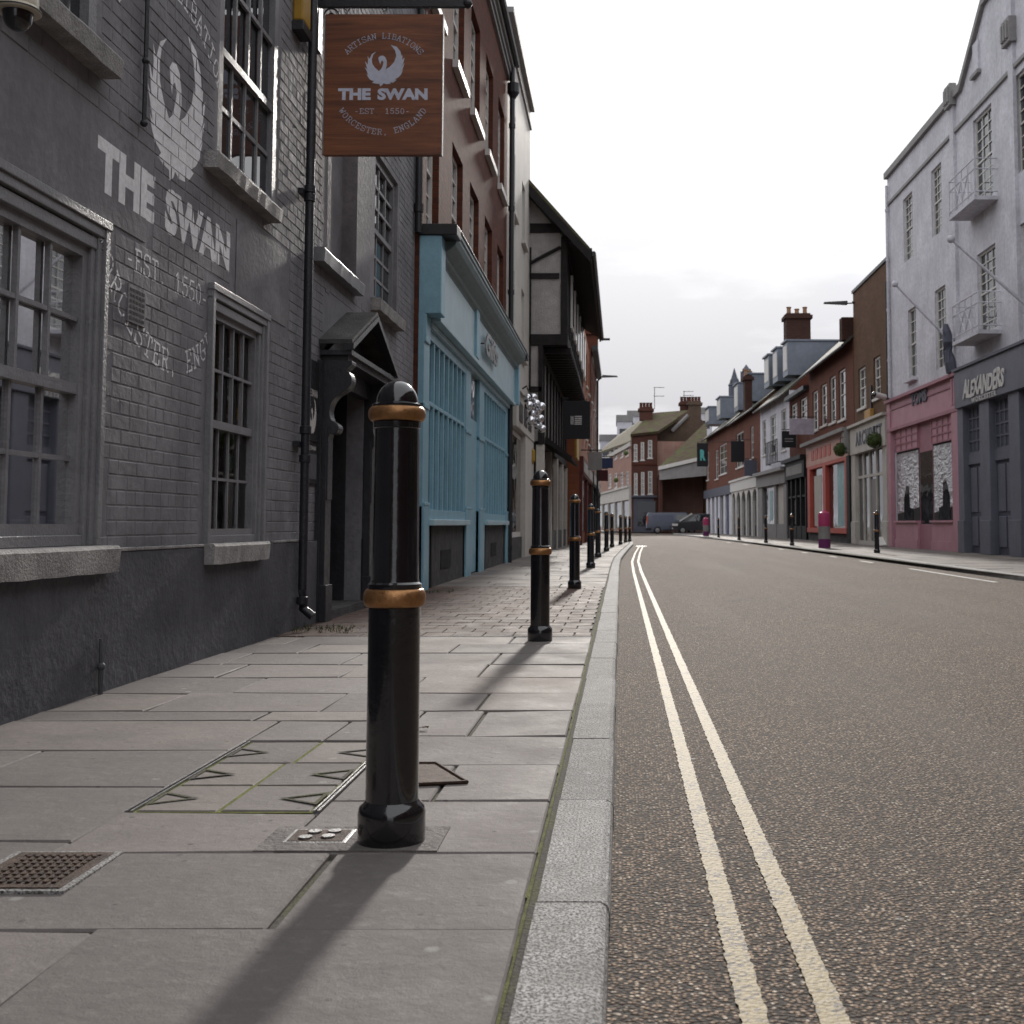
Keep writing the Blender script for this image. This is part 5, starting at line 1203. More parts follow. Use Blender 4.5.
tri_part([[(p0+(p1-p0)*x, f0+.28+y*(f1-f0)*.52) for x, y in t] for t in T7], lambda a, z, d: BW.P(a, z, .225+d), 'lettering', M['slated'], cs, th=.02)
mb = MB(); BW.box(mb, .1, .75, 0, f0, .003, .18); BW.box(mb, 5.7, 6.45, 0, f0, .003, .18); BW.box(mb, .05, .8, 0, .9, .003, .22); BW.box(mb, 5.65, 6.47, 0, .9, .003, .22); part(mb, 'pilaster', M['cream'], cs, bevel=.02)
mb = MB(); BW.box(mb, .75, 5.7, .15, f0, .003, .02); part(mb, 'shop_window', M['glass'], cs)
mb = MB()
for a in (.75, 2.2, 3.4, 4.5, 5.6): BW.box(mb, a, a+.12, 0, f0, .02, .08)
BW.box(mb, .87, 5.6, 2.6, 2.7, .02, .075); BW.box(mb, .75, 5.7, 0, .15, .003, .09); part(mb, 'window_frame', M['cream'], cs)
mb = MB(); BW.box(mb, 2.4, 3.3, .3, 2.5, .02, .03); part(mb, 'display', M['greyst'], cs)
ab2 = thing('alarm_box', 'small ochre alarm box on the brown brick wall above the cream shop', 'alarm box', (9.4, 44.5, 5)); q = BW.rect(869.5, 875.5, 409, 420); mb = MB(); BW.box(mb, *q, .002, .16); part(mb, 'case', paint('ochre_box', (.42,.23,.06), .5, 0, .1, 0), ab2, bevel=.02); mb = MB(); BW.box(mb, q[0]+.2, q[0]+.3, q[3], q[3]+.9, .002, .08); part(mb, 'conduit', M['iron'], ab2)
sb2 = thing('pavement_sign', 'small white tipped board lying by the door of the cream shop', 'sign', (9.2, 43, 0)); p = ground(885, 546.5); mb = MB(); mb.hexa([(p.x-.3,p.y-.3,.02),(p.x+.25,p.y-.3,.05),(p.x+.3,p.y+.3,.3),(p.x-.2,p.y+.3,.3),(p.x-.3,p.y-.3,.06),(p.x+.25,p.y-.3,.09),(p.x+.3,p.y+.3,.34),(p.x-.2,p.y+.3,.34)]); part(mb, 'board', M['wframe'], sb2); mb = MB(); mb.box(p.x-.2,p.x+.3,p.y+.3,p.y+.36,0,.32); part(mb, 'stand', M['iron'], sb2)
# topiary balls
def topi(u, v, yy, label):
    c = atY(u, v, yy); t = thing('topiary_ball', label, 'plant', tuple(c), 'clipped green balls hanging over the shops'); g = MB()
    for _ in range(900):
        a = random.gauss(0,1), random.gauss(0,1), random.gauss(0,1); L = math.sqrt(sum(x*x for x in a)); r = .28*U(.80, 1.06); n = Vector([x/L for x in a]); q = c+n*r
        s1 = Vector((U(-1,1),U(-1,1),U(-1,1))).normalized()*.035; s2 = n.cross(s1).normalized()*.022; g.add([q-s1, q+s2, q+s1, q-s2], [(0,1,2,3)])
    part(g, 'foliage', M['leaf'], t); g = MB(); g.sphere(c, .21, 8); part(g, 'core', M['weed'], t); g = MB(); g.tube([c+Vector((0,0,.25)), c+Vector((0,0,.5)), (9.4,c.y,c.z+.52)], .02, 6); part(g, 'hook', M['iron'], t)
M['leaf'] = paint('leaf_green', (.075,.11,.03), .7, 0, .5, 0, 20)
topi(874.5, 440.5, 42.6, 'clipped green ball hanging in front of the cream fascia'); topi(840.5, 449.5, 48.5, 'clipped green ball hanging at the corner of the red and salmon shop')
# ------------------------------------------------------------------ red brick with four bright windows
rt, RB = rbuild('red_brick_building', 'red brick building with four bright upper windows over the salmon shop', (9.58,48.32), (9.5,59.3), 8.5, M['red'], [(813.5,819,390,430),(822,828,383,425),(831,837,375,422),(840,847,368,419)], cols=1)
pitched(RB, rt, -.05, RB.L+.05, 8.5, 8, 3.6, M['roof'], .4, M['red'])
mb = MB(); mb.box(9.15, 10.2, 48.4, 49.0, 8.4, 9.35); part(mb, 'parapet', M['chimney'], rt)
ss = thing('salmon_shopfront', 'salmon and red shopfront with a glossy window', 'shopfront', (9.3, 54, 0))
g0_, g1_ = az(RB, 830, 462)[1], az(RB, 830, 440)[1]
mb = MB(); RB.box(mb, .1, RB.L-.1, g0_, g1_, .003, .2); part(mb, 'fascia', M['salmon'], ss)
mb = MB(); RB.box(mb, .02, RB.L-.02, g1_, g1_+.16, .003, .5); RB.box(mb, .02, .5, g0_+.1, g1_, .2, .42); part(mb, 'cornice', M['greyst'], ss)
mb = MB(); 
for i in range(5): RB.box(mb, 4.2+i*1.1, 4.9+i*1.1, g0_+.25, g1_-.25, .2, .22)
part(mb, 'sign_panel', M['redp'], ss)
mb = MB(); RB.box(mb, .1, RB.L-.1, .5, g0_, .003, .02); part(mb, 'shop_window', M['glass'], ss)
mb = MB()
for a, b in ((.7,1.15),(5.6,6.3),(9.9,10.6)): RB.box(mb, a, b, .4, g0_, .02, .2)
RB.box(mb, .7, 10.6, .4, .62, .02, .24); RB.box(mb, .7, 10.6, g0_-.15, g0_, .02, .19); part(mb, 'window_frame', M['redp'], ss)
mb = MB(); RB.box(mb, 1.6, 3.6, .7, g0_-.2, .021, .03); part(mb, 'display_panel', paint('pale_display', (.22,.42,.45), .4, 0, .2, 0), ss); mb = MB(); RB.box(mb, 1.2, 1.6, .7, g0_-.2, .021, .03); RB.box(mb, 7.6, 9.6, .7, g0_-.5, .021, .03); part(mb, 'display_poster', M['cream'], ss)
mb = MB(); RB.box(mb, .1, RB.L-.1, 0, .4, .003, .12); part(mb, 'stall_riser', M['stone'], ss); mb = MB(); RB.box(mb, .05, .68, 0, g0_, .003, .22); part(mb, 'side_pier', M['blackp'], ss)
# ------------------------------------------------------------------ narrow black
nt_, NB = rbuild('narrow_brick_building', 'narrow dark brick building with two windows above a black shopfront', (9.5,59.32), (9.4,65.6), 7.6, M['redl'], [(792,798,403,423),(801,808,397,424)], cols=2)
mb = MB(); NB.box(mb, 0, NB.L, 7.6, 7.8, -.2, .3); part(mb, 'cornice', M['iron'], nt_)
ns = thing('black_shopfront', 'black painted shopfront with posters in its windows', 'shopfront', (9.3, 62, 0))
mb = MB(); NB.box(mb, .05, NB.L-.05, 3.2, 4.1, .003, .3); NB.box(mb, 0, NB.L, 4.1, 4.3, .003, .5); part(mb, 'fascia', M['blackp'], ns)
mb = MB(); NB.box(mb, .6, NB.L-.6, 3.4, 3.9, .3, .315); part(mb, 'sign_panel', M['greyst'], ns)
mb = MB()
for a in (.1, 1.6, 3.1, 4.6, 5.9): NB.box(mb, a, a+.25, 0, 3.2, .003, .2)
NB.box(mb, .1, 6.1, 0, .7, .003, .18); NB.box(mb, .1, 6.1, 2.2, 2.3, .003, .15); part(mb, 'window_frame', M['blackp'], ns)
mb = MB(); NB.box(mb, .1, 6.1, .7, 3.2, .004, .02); part(mb, 'shop_window', M['glass'], ns); mb = MB(); NB.box(mb, 3.4, 4.5, .8, 2.1, .021, .03); part(mb, 'poster', M['cream'], ns)
# ------------------------------------------------------------------ white building with juliet rail
jt, JB = rbuild('white_building', 'small white rendered building with a black iron window rail, midway along the right side', (9.4,65.62), (9.0,76), 8.3, M['white'], [(763,766.5,420,455),(771,777,415,453),(782,787,409,450)], cols=2)
pitched(JB, jt, -.05, JB.L+.05, 8.3, 8, 3.4, M['roof'], .4, M['redl'])
mb = MB(); q = JB.rect(766.5, 777.5, 441, 464, .3)
for i in range(8): a = q[0]+(q[1]-q[0])*i/7; mb.tube([JB.P(a,q[2],.3), JB.P(a,q[3],.3)], .03, 5)
for z in (q[2]+.05, q[3]): mb.tube([JB.P(q[0],z,.3), JB.P(q[1],z,.3)], .035, 5)
for a in (q[0], q[1]): mb.tube([JB.P(a,q[2]+.05,0), JB.P(a,q[2]+.05,.3)], .03, 5)
part(mb, 'window_rail', M['iron'], jt)
js = thing('grey_shopfront', 'grey stone coloured shopfront below the white building', 'shopfront', (9, 71, 0))
mb = MB(); JB.box(mb, .05, JB.L-.05, 3.1, 3.8, .003, .3); JB.box(mb, 0, JB.L, 3.8, 4.0, .003, .55); part(mb, 'fascia', M['greyst'], js)
mb = MB(); 
for a, b in ((.1,1.0),(3.6,4.2),(8.6,10.2)): JB.box(mb, a, b, 0, 3.1, .003, .2)
JB.box(mb, 1, 8.6, 0, .8, .003, .16); part(mb, 'pilaster', M['greyst'], js)
mb = MB(); JB.box(mb, 4.2, 8.6, .8, 3.0, .003, .04); part(mb, 'shop_window', M['glass'], js); mb = MB(); JB.box(mb, 5.6, 6.6, 1.0, 2.8, .041, .05); part(mb, 'poster', paint('pale_display', (.22,.42,.45)), js)
mb = MB(); JB.box(mb, 1.0, 3.6, .8, 3.0, .003, .05); part(mb, 'cream_panel', M['cream'], js)
# ------------------------------------------------------------------ two red brick houses
at_, AB = rbuild('red_brick_house', 'red brick terraced house with white sash windows above an arched shopfront', (9.0,76.02), (8.6,90), 8.6, M['red'], [(751,754,426,458),(736.5,744,432,467)], cols=2, sill=M['wframe'])
pitched(AB, at_, -.05, AB.L+.05, 8.6, 8, 3.2, M['roof'], .4, M['red'])
bt2, AC = rbuild('red_brick_house', 'farthest red brick house on the right with zinc dormers', (8.6,90.02), (7.85,108), 8.7, M['red'], [(719.5,727,444,474),(715.5,718.5,450,479),(706.5,709,452,480)], cols=2)
pitched(AC, bt2, -.05, AC.L+.05, 8.7, 8, 3.2, M['roof'], .4, M['red'])
asf = thing('arched_shopfront', 'white shopfront with arched openings below the red brick house', 'shopfront', (8.6, 83, 0))
def arch_front(t, W, n, mat):
    L = W.L; m = MB(); W.box(m, .05, L-.05, 3.2, 3.9, .003, .3); W.box(m, 0, L, 3.9, 4.05, .003, .4); part(m, 'fascia', mat, t)
    m = MB(); W.box(m, .05, L-.05, 0, 3.2, .003, .03); part(m, 'recess', M['blackp'], t)
    m = MB(); b = L/n
    for i in range(n+1):
        a = min(max(.05, b*i-.25), L-.55); W.box(m, a, a+.5, 0, 3.2, .03, .2)
    for i in range(n):
        c = b*(i+.5); r = b/2-.25; P = [(c-r, 3.2)]+[(c-r*math.cos(R(x)), 2.35+.75*math.sin(R(x))) for x in range(0, 181, 15)]+[(c+r, 3.2)]
        m.prism(P, lambda a, z, d: W.P(a, z, d), .03, .195)
    part(m, 'arcade', mat, t)
    m = MB()
    for i in range(0, n, 2): W.box(m, b*i+.5, b*(i+1)-.5, .7, 2.4, .031, .06)
    part(m, 'shop_window', M['glass'], t)
arch_front(asf, AB, 5, M['wframe'])
bsf = thing('pale_shopfront', 'pale grey shopfront at the far end of the right hand terrace', 'shopfront', (8, 99, 0)); 
W = AC; m = MB(); W.box(m, .05, W.L-.05, 3.1, 3.8, .003, .3); part(m, 'fascia', M['slated'], bsf)
m = MB(); W.box(m, .05, W.L-.05, 0, 3.1, .003, .03); part(m, 'shop_window', M['glass'], bsf)
m = MB()
for a in (.1, 3.5, 7, 9.5, 12.5, 15.5): W.box(m, a, a+1.2, 0, 3.1, .03, .2)
part(m, 'pilaster', M['white'], bsf)
m = MB()
for a in (2.2, 8.4): W.box(m, a, a+1, 0, 3.0, .031, .1)
part(m, 'door', paint('navy', (.03,.045,.11)), bsf)
# dormers: zinc boxes standing on the roofs
def dormer(W, root, u, vt, vb, wy, dd=-.1, dep=2.5):
    a, zt = W.uv(u, vt, dd); zb = W.uv(u, vb, dd)[1]; zb = max(zb, 8.2)
    m = MB(); W.box(m, a, a+wy, zb, zt, dd-dep, dd); W.box(m, a-.1, a+wy+.1, zt, zt+.1, dd-dep, dd+.12); d = part(m, 'dormer', M['zinc'], root)
    m = MB(); W.box(m, a+.2, a+wy-.2, zb+.35, zt-.2, dd, dd+.03); f = part(m, 'dormer_window', M['wframe'], d)
    return d
dormer(JB, jt, 787.5, 341, 375, 1.6, -.5, 3.6); dormer(JB, jt, 777.5, 348, 381, 1.8, -.5, 3.0); dormer(JB, jt, 769, 355, 386, 2.0, -.5, 3.0)
dormer(AB, at_, 749, 374, 401, 2.0, -.4, 3.0); dormer(AB, at_, 738, 383, 410, 2.4, -.4, 2.6)
dormer(AC, bt2, 720.5, 397, 418, 2.6, -.4, 2.6); dormer(AC, bt2, 709, 407, 424, 3.0, -.4, 2.6)
def stack(root, u0, u1, vt, vb, yy, pots, dp=1.2, mat=None):
    a = atY(u0, vb, yy); b = atY(u1, vt, yy); m = MB(); m.box(a.x, b.x, yy, yy+dp, min(a.z, 8.5), b.z); m.box(a.x-.12, b.x+.12, yy-.12, yy+dp+.12, b.z-.35, b.z-.12); c = part(m, 'chimney', mat or M['chimney'], root)
    for i in range(pots):
        x = a.x+(b.x-a.x)*(i+.5)/pots; m = MB(); h = .5 if i != 1 else .38; m.lathe([(.17,0),(.14,.1),(.13,h-.1),(.17,h-.05),(.16,h)], (x, yy+dp/2, b.z), 12); part(m, 'chimney_pot', paint('clay_pot', (.30,.18,.11), .8, 0, .2, 0), c)
stack(jt, 786.5, 810.5, 313, 342, 74.5, 3, 1.3)
stack(at_, 745, 752, 375, 392, 84, 2, 1.2)
# right hand street lamp, on the brown building's wall
t = thing('street_lamp', 'wall mounted street lamp arm reaching out from the brown brick building', 'street lamp', (9.47, 48.0, 8)); p = atY(856, 303, 48); q = atY(824, 303.5, 48)
m = MB(); m.tube([(9.5,48,p.z+.05), (p.x,48,p.z), (q.x+.8,48,q.z)], .03, 6); part(m, 'arm', M['iron'], t); m = MB(); m.hexa([(q.x,47.87,q.z),(q.x+.95,47.87,q.z-.05),(q.x+.95,48.13,q.z-.05),(q.x,48.13,q.z),(q.x,47.9,q.z+.05),(q.x+.95,47.9,q.z+.10),(q.x+.95,48.1,q.z+.10),(q.x,48.1,q.z+.05)]); part(m, 'lantern', M['iron'], t)
# hanging signs right
hang('hanging_sign', 'blank pale lilac hanging sign over the black shopfront', 789.5, 814, 418.5, 434.5, 57, 9.45, paint('lilac', (.42,.37,.44)))
def thelines(t, a, b, yy):
    m = MB()
    for k in (.35, .5): m.box(a.x+(b.x-a.x)*.2, b.x-(b.x-a.x)*.2, yy-.006, yy-.001, a.z+(b.z-a.z)*k, a.z+(b.z-a.z)*(k+.05))
    part(m, 'lettering', M['greyst'], t)
hang('hanging_sign', 'black hanging sign with faint grey lettering below the lilac sign', 782, 796, 431, 447.5, 63, 9.35, M['blackp'], thelines)
hang('hanging_sign', 'black rectangular hanging sign in front of the red brick house', 731, 744.5, 441, 462, 80, 8.8, M['blackp'])
hang('hanging_sign', 'dull purple grey hanging sign below the black rectangular one', 744.5, 757, 460, 476, 77, 8.9, M['slated'])
def rlogo(t, a, b, yy):
    T = fit(font_tris('R', .06), a.x+(b.x-a.x)*.28, a.x+(b.x-a.x)*.78, a.z+(b.z-a.z)*.25, a.z+(b.z-a.z)*.72)
    tri_part(T, lambda x, z, d: (x, yy-.006-d, z), 'lettering', paint('turquoise', (.12,.45,.45), .5, 0, .1, 0), t)
hang('hanging_sign', 'black hanging sign with a turquoise letter R', 697, 708, 443, 466.5, 88, 8.6, M['blackp'], rlogo)
# pink cylinders on the right pavement
def pinkcyl(u, v, label, s=1.0):
    p = ground(u, v); p.x = max(p.x, kr(p.y)+.35); t = thing('bollard_cover', label, 'bollard cover', (p.x, p.y, 0), 'pink banded cylinders on the right pavement')
    c = (p.x, p.y, 0); A = paint('magenta', (.42,.05,.14), .5, 0, .1, 0); 
    m = MB(); m.lathe([(.2,0),(.2,.30)], c, 24); part(m, 'purple_band', paint('purple', (.16,.03,.13), .5, 0, .1, 0), t, smooth=True)
    m = MB(); m.lathe([(.2,.301),(.2,.72)], c, 24); part(m, 'white_band', M['greyst'], t, smooth=True)
    m = MB(); m.lathe([(.2,.721),(.2,1.1),(.165,1.18),(.08,1.21),(.035,1.27)], c, 24); part(m, 'top', A, t, smooth=True)
pinkcyl(824.5, 548, 'magenta cylinder with a white band standing on the right pavement by the salmon shop')
pinkcyl(706, 536, 'far magenta cylinder with a white band at the end of the right pavement')
# church spires beyond
for u, vt, vb, yy, lb in ((734.5, 368, 396, 190, 'dark pointed church spire beyond the roofs'),(746.3, 364.5, 376, 190, 'small thin spire tip just right of the church spire')):
    b = atY(u, vb, yy); z = atY(u, vt, yy).z; t = thing('spire', lb, 'spire', (b.x, b.y, b.z)); h = z-b.z
    m = MB(); m.lathe([(.95,-b.z),(.95,h*.35),(1.05,h*.38),(.7,h*.5),(.03,h)], (b.x, b.y, b.z), 8); part(m, 'spire_cone', M['slated'], t)
    m = MB()
    for a in range(4): m.lathe([(.15,h*.3),(.15,h*.5),(.01,h*.62)], (b.x+.8*math.cos(a*1.57+.78), b.y+.8*math.sin(a*1.57+.78), b.z), 6)
    part(m, 'pinnacle', M['stone'], t)

# unseen buildings added for their reflections in the glass and the light they block
def near(name, label, P0, P1, side, h, mat):
    W = Wall(P0, P1, side); t = thing(name, label, 'building', ((P0[0]+P1[0])/2, (P0[1]+P1[1])/2, 0)); L = W.L; H = []
    for r in ((.8, 2.6), (4.2, 5.9), (7.2, 8.7)):
        a = 1.2
        while a < L-2: H.append((a, a+1.3, r[0], r[1])); a += 3.2
    shell(W, t, 0, L, h, mat, 8, H, .14)
    for q in H: window(W, t, *q, 2, 3, sill=M['wframe'])
near('brown_brick_building', 'unseen brown brick building added opposite the pub, outside the frame on the right', (10.2,-2), (10.14,17.95), -1, 11.5, M['brown'])
near('red_brick_building', 'unseen red brick building added behind the camera on the right', (10.2,-34), (10.2,-2.05), -1, 11, M['red'])
near('brown_brick_building', 'unseen brown brick building added behind the camera on the left', (-2.6,-34), (-2.6,-3.05), 1, 10, M['brown'])
# ------------------------------------------------------------------ far end of the street
def front(name, label, u0, u1, vt, yy, mat, wins, y1=None, depth=10, cols=2, rows=2, fm=None):
    """facade facing the camera; y1 = depth of its left end if it recedes"""
    a = atY(u0, 530, y1 or yy); b = atY(u1, 530, yy); h = atY(u1, vt, yy).z
    W = Wall((a.x, a.y), (b.x, b.y), 1); t = thing(name, label, 'building', ((a.x+b.x)/2, (a.y+b.y)/2, 0))
    hs_ = [W.rect(*q) for q in wins]; shell(W, t, 0, W.L, h, mat, depth, hs_, .12)
    for q in hs_: window(W, t, *q, cols, rows, d=-.06, fr=.1, bar=.05, sill=M['wframe'], sd=.06, fm=fm)
    return t, W, h
eb, EW, eh = front('brick_house', 'three storey dark red brick house facing down the street at its far end', 631.5, 657.5, 432, 116, M['redx'],
    [(633.8,637.5,444,461),(640.8,644.3,442,460),(648,652.3,440,458),(634,637.6,473,495),(641,644.5,472,495),(648,652.4,471,494)])
def roof_poly(root, pts, mat, name='roof'):
    m = MB(); n = len(pts); m.add(pts+[(p[0], p[1]+.2, p[2]-.25) for p in pts], [tuple(range(n)), tuple(range(n, 2*n))]+[(i, (i+1) % n, n+(i+1) % n, n+i) for i in range(n)]); part(m, name, mat, root)
A = lambda u, v, yy: tuple(atY(u, v, yy))
roof_poly(eb, [A(630.5,434,115.6), A(658,431,115.6), A(690,410,121), A(650,413,121)], M['rooft'])
roof_poly(eb, [A(630.5,434.5,115.5), A(650,413,121), A(646,420,121)], M['rooft'], 'hip')
m = MB(); EW.box(m, 0, EW.L, 3.4, 3.6, 0, .3); EW.box(m, .2, 2.2, 0, 3.3, .002, .08); part(m, 'shop_front', M['slated'], eb)
m = MB(); EW.box(m, .6, EW.L-.2, .6, 3.0, .081, .1); part(m, 'shop_window', M['glass'], eb)
m = MB(); EW.box(m, 0, EW.L, 6.6, 6.75, 0, .08); part(m, 'string_course', M['redl'], eb)
def far_chimney(root, u0, u1, vt, vb, yy, pots, mat):
    a = atY(u0, vb, yy); b = atY(u1, vt, yy); m = MB(); m.box(a.x, b.x, yy, yy+1.4, a.z, b.z); m.box(a.x-.15, b.x+.15, yy-.15, yy+1.55, b.z-.4, b.z-.15); c = part(m, 'chimney', mat, root)
    for i in range(pots):
        x = a.x+(b.x-a.x)*(i+.5)/pots; m = MB(); m.lathe([(.2,0),(.15,.1),(.15,.45),(.2,.5)], (x, yy+.7, b.z), 10); part(m, 'chimney_pot', M['redl'], c)
far_chimney(eb, 639.5, 652.5, 407, 420, 119, 4, M['redx'])
far_chimney(eb, 680.5, 690, 401, 420, 122, 3, M['redx']); far_chimney(eb, 688.5, 701, 401, 425, 121, 4, M['brownx'])
# long pale pink house receding to the left
pb, PW, ph = front('pink_brick_house', 'long pale pink brick building with mossy roof bending away at the far left end', 598, 631.4, 441, 116.2, M['pinkb'],
    [(u, u+2.6, vt, vb) for u, vt, vb in ((626,443.5,456),(620.5,445,457.5),(614.5,447,459),(608.5,449,461),(626,471.5,487),(620.5,472,487.5),(614.5,473,488),(608.5,474,488))], y1=152)
m = MB(); PW.box(m, 0, PW.L, 3.2, 4.4, 0, .25); PW.box(m, 0, PW.L, 4.4, 4.6, 0, .4); PW.box(m, 0, PW.L, ph-.5, ph-.1, 0, .15); part(m, 'fascia', M['cream'], pb)
m = MB()
for i in range(5): a = .5+i*PW.L/5; PW.box(m, a, a+PW.L/5-1.2, .4, 3.1, .003, .05)
part(m, 'shop_window', M['glass'], pb)
m = MB()
for i in range(6): a = min(i*PW.L/5-.3, PW.L-.7); PW.box(m, max(0, a), a+.8, 0, 3.2, .003, .2)
part(m, 'pilaster', M['cream'], pb)
roof_poly(pb, [A(597,453,152), A(631.8,440.5,115.8), A(650,413,122), A(617,436,156)], M['rooft'])
# brown gable building with lower tiled roof and deep grey fascia over a dark opening
gb, GW, gh = front('gabled_building', 'brown brick gabled building behind the covered entrance', 656.5, 708, 448, 119, M['brownx'], [], depth=12)
m = MB(); gp = [A(656.5,449,118.9), A(709,449,118.9), A(704,422,118.9), A(691,409,118.9), A(676,418,118.9), A(657,430,118.9)]
m.add(gp, [(0,1,2,3,4,5)]); part(m, 'gable', M['brownx'], gb)
m = MB(); m.tube([A(656,447,118.7), A(679,447,118.7)], .15, 6); part(m, 'band', M['wframe'], gb)
m = MB(); m.tube([A(672,431,118.6), A(688,415,118.6)], .2, 6); part(m, 'verge', M['greyst'], gb)
ce = thing('covered_entrance', 'dark covered vehicle entrance with a deep grey fascia and a mossy tiled roof', 'canopy', (5.5, 112, 0))
a, b = atY(659.5, 480, 112), atY(708, 461, 110)
zt0, zt1, zb0, zb1 = atY(659.5,466.5,112).z, atY(706,455,110).z, atY(659.5,480,112).z, atY(706,475.5,110).z
m = MB(); m.hexa([(a.x,112,zb0),(8.1,110,zb1),(8.1,110.4,zb1),(a.x,112.4,zb0),(a.x,112,zt0-.35),(8.1,110,zt1-.35),(8.1,110.4,zt1-.35),(a.x,112.4,zt0-.35)]); part(m, 'fascia', M['greyst'], ce)
m = MB(); m.hexa([(a.x-.1,111.8,zt0-.35),(8.1,109.8,zt1-.35),(8.1,110.4,zt1-.35),(a.x-.1,112.4,zt0-.35),(a.x-.1,111.8,zt0),(8.1,109.8,zt1),(8.1,110.4,zt1),(a.x-.1,112.4,zt0)]); part(m, 'gutter_board', M['wframe'], ce)
roof_poly(ce, [A(659.5,466,112.1), A(707,455,110.2), A(707,421,118), A(690,438,118)], M['rooft'])
m = MB(); m.box(a.x+.1, 8.1, 118.2, 118.6, 0, 6); m.box(a.x, a.x+.3, 112.5, 118.2, 0, 5.4); part(m, 'back_wall', M['redx'], ce)
m = MB(); m.quad((a.x,112.2,5.5),(8.1,110.2,5.5),(8.1,118.6,5.5),(a.x,118.6,5.5)); part(m, 'ceiling', M['dark'], ce)
m = MB(); m.quad((a.x,112.2,ROADZ+.004),(8.1,110.5,ROADZ+.004),(8.1,118.6,ROADZ+.004),(a.x,118.6,ROADZ+.004)); part(m, 'floor', M['stone'], ce)
m = MB(); m.box(8.12, 9.5, 108.1, 119, 0, 7.6); solo(m, 'brick_wall', M['brown'], 'plain brown brick side wall closing the end of the right terrace', 'wall')
# distant flat blocks
for u0, u1, vt, vb, yy, lb in ((617,632,416.5,440,230,'pale flat topped office block far behind the pink house'),(628,641,412,440,250,'grey flat topped block behind the mossy roof'),(600,616,436,470,240,'low grey flat roofed block far off at the left bend'),(700,712,409,440,240,'pale distant block glimpsed between chimneys and dormers')):
    a = atY(u0, vb, yy); b = atY(u1, vt, yy); t = thing('office_block', lb, 'building', (a.x, yy, 0)); m = MB(); m.box(a.x, b.x, yy, yy+12, 0, b.z); part(m, 'wall', M['white'], t)
    m = MB(); m.box(a.x-.2, b.x+.2, yy-.2, yy+12, b.z-1.0, b.z+.3); part(m, 'parapet', M['greyst'], t)
    m = MB()
    for z in (b.z-4, b.z-7.5): m.box(a.x+.5, b.x-.5, yy-.06, yy, z, z+1.6)
    part(m, 'window_band', M['glass'], t)
# aerials
for u, v0, v1, yy, lb in ((654.5,387,409,119,'thin television aerial on the chimney of the dark brick house'),(684,391,401,122,'small television aerial on the brown chimney stack')):
    a = atY(u, v1, yy); b = atY(u, v0, yy); t = thing('aerial', lb, 'aerial', tuple(a)); m = MB(); m.tube([a, b], .035, 5); part(m, 'mast', M['iron'], t); m = MB()
    for k in (0, .28): z = b.z-k*(b.z-a.z)*1.4-.05; m.tube([(a.x-.1,yy,z),(a.x+1.0,yy,z)], .025, 5); [m.tube([(a.x+x,yy-.3,z),(a.x+x,yy+.3,z)], .02, 4) for x in (.2,.45,.7,.95)]
    part(m, 'antenna', M['iron'], t)
# hanging plant balls on the end houses
for u, v, lb in ((626,453,'dark round hanging basket on the upper floor of the pink house'),(616,480,'dark round hanging basket on the lower floor of the pink house')):
    p = atY(u, v, 113); t = thing('hanging_basket', lb, 'hanging basket', tuple(p)); m = MB(); m.sphere(p, .24, 8); part(m, 'foliage', M['leaf'], t); m = MB(); m.tube([p, (p.x+.2,p.y,p.z+.5), (p.x+.9,p.y+3.5,p.z+.5)], .03, 5); part(m, 'bracket', M['iron'], t)
# vehicles -------------------------------------------------------------------
def vehicle(name, label, cat, x0, y, prof, wheels, width, mat, glass, facing, extra=()):
    """side-on vehicle; prof = (x,z) outline; near side at y"""
    t = thing(name, label, cat, (x0, y+width/2, ROADZ)); X = lambda x: x0+x
    m = MB(); n = len(prof)
    ring_ = lambda yy, s: [(X(x), yy, ROADZ+z if z < .9 else ROADZ+z) for x, z in prof]
    cx = sum(p[0] for p in prof)/n; layers = []
    for k, (yy, ins) in enumerate(((0, .10), (.10, 0), (width-.10, 0), (width, .10))):
        layers.append([(X(cx+(x-cx)*(1-ins*.12)), y+yy+(max(0, z-1.0)*.16 if k < 2 else -max(0, z-1.0)*.16), ROADZ+z-(.04 if ins and z > 1.2 else 0)) for x, z in prof])
    vs = sum(layers, []); fs = []
    for k in range(3):
        for i in range(n): j = (i+1) % n; fs.append((k*n+i, k*n+j, (k+1)*n+j, (k+1)*n+i))
    m.add(vs, fs); tri = tessellate_polygon([[Vector((x, z, 0)) for x, z in prof]]); m.add(vs, [tuple(q) for q in tri]+[tuple(3*n+i for i in q) for q in tri])
    part(m, 'body', mat, t, bevel=.03, smooth=True)
    for nm, poly, gm in glass:
        m = MB(); zs = lambda z: max(0, z-1.0)*.16
        m.add([(X(x), y+zs(z)-.012, ROADZ+z) for x, z in poly], [tuple(range(len(poly)))]); part(m, nm, gm, t)
    for wx in wheels:
        for sy in (y-.01, y+width-.19):
            m = MB(); m.lathe([(.20,0),(.31,.0),(.335,.03),(.335,.17),(.31,.2)], (X(wx), sy, ROADZ+.335), 24, 'y'); w = part(m, 'wheel', M['dark'], t); m = MB(); m.lathe([(.03,-.004),(.19,.004),(.21,.02)], (X(wx), sy-.006, ROADZ+.335), 20, 'y'); part(m, 'rim', M['steel'], w)
    for nm, x, z, w_, h_, gm in extra:
        m = MB(); m.box(X(x), X(x+w_), y-.02, y+.12, ROADZ+z, ROADZ+z+h_); part(m, nm, gm, t)
    return t
navy = paint('van_blue', (.045,.055,.085), .3, .2, .08, 0, 2, .1, coat=.6); blk = paint('car_black', (.02,.02,.024), .25, .2, .08, 0, 2, .1, coat=.6)
x0 = atY(646.5, 530, 107).x
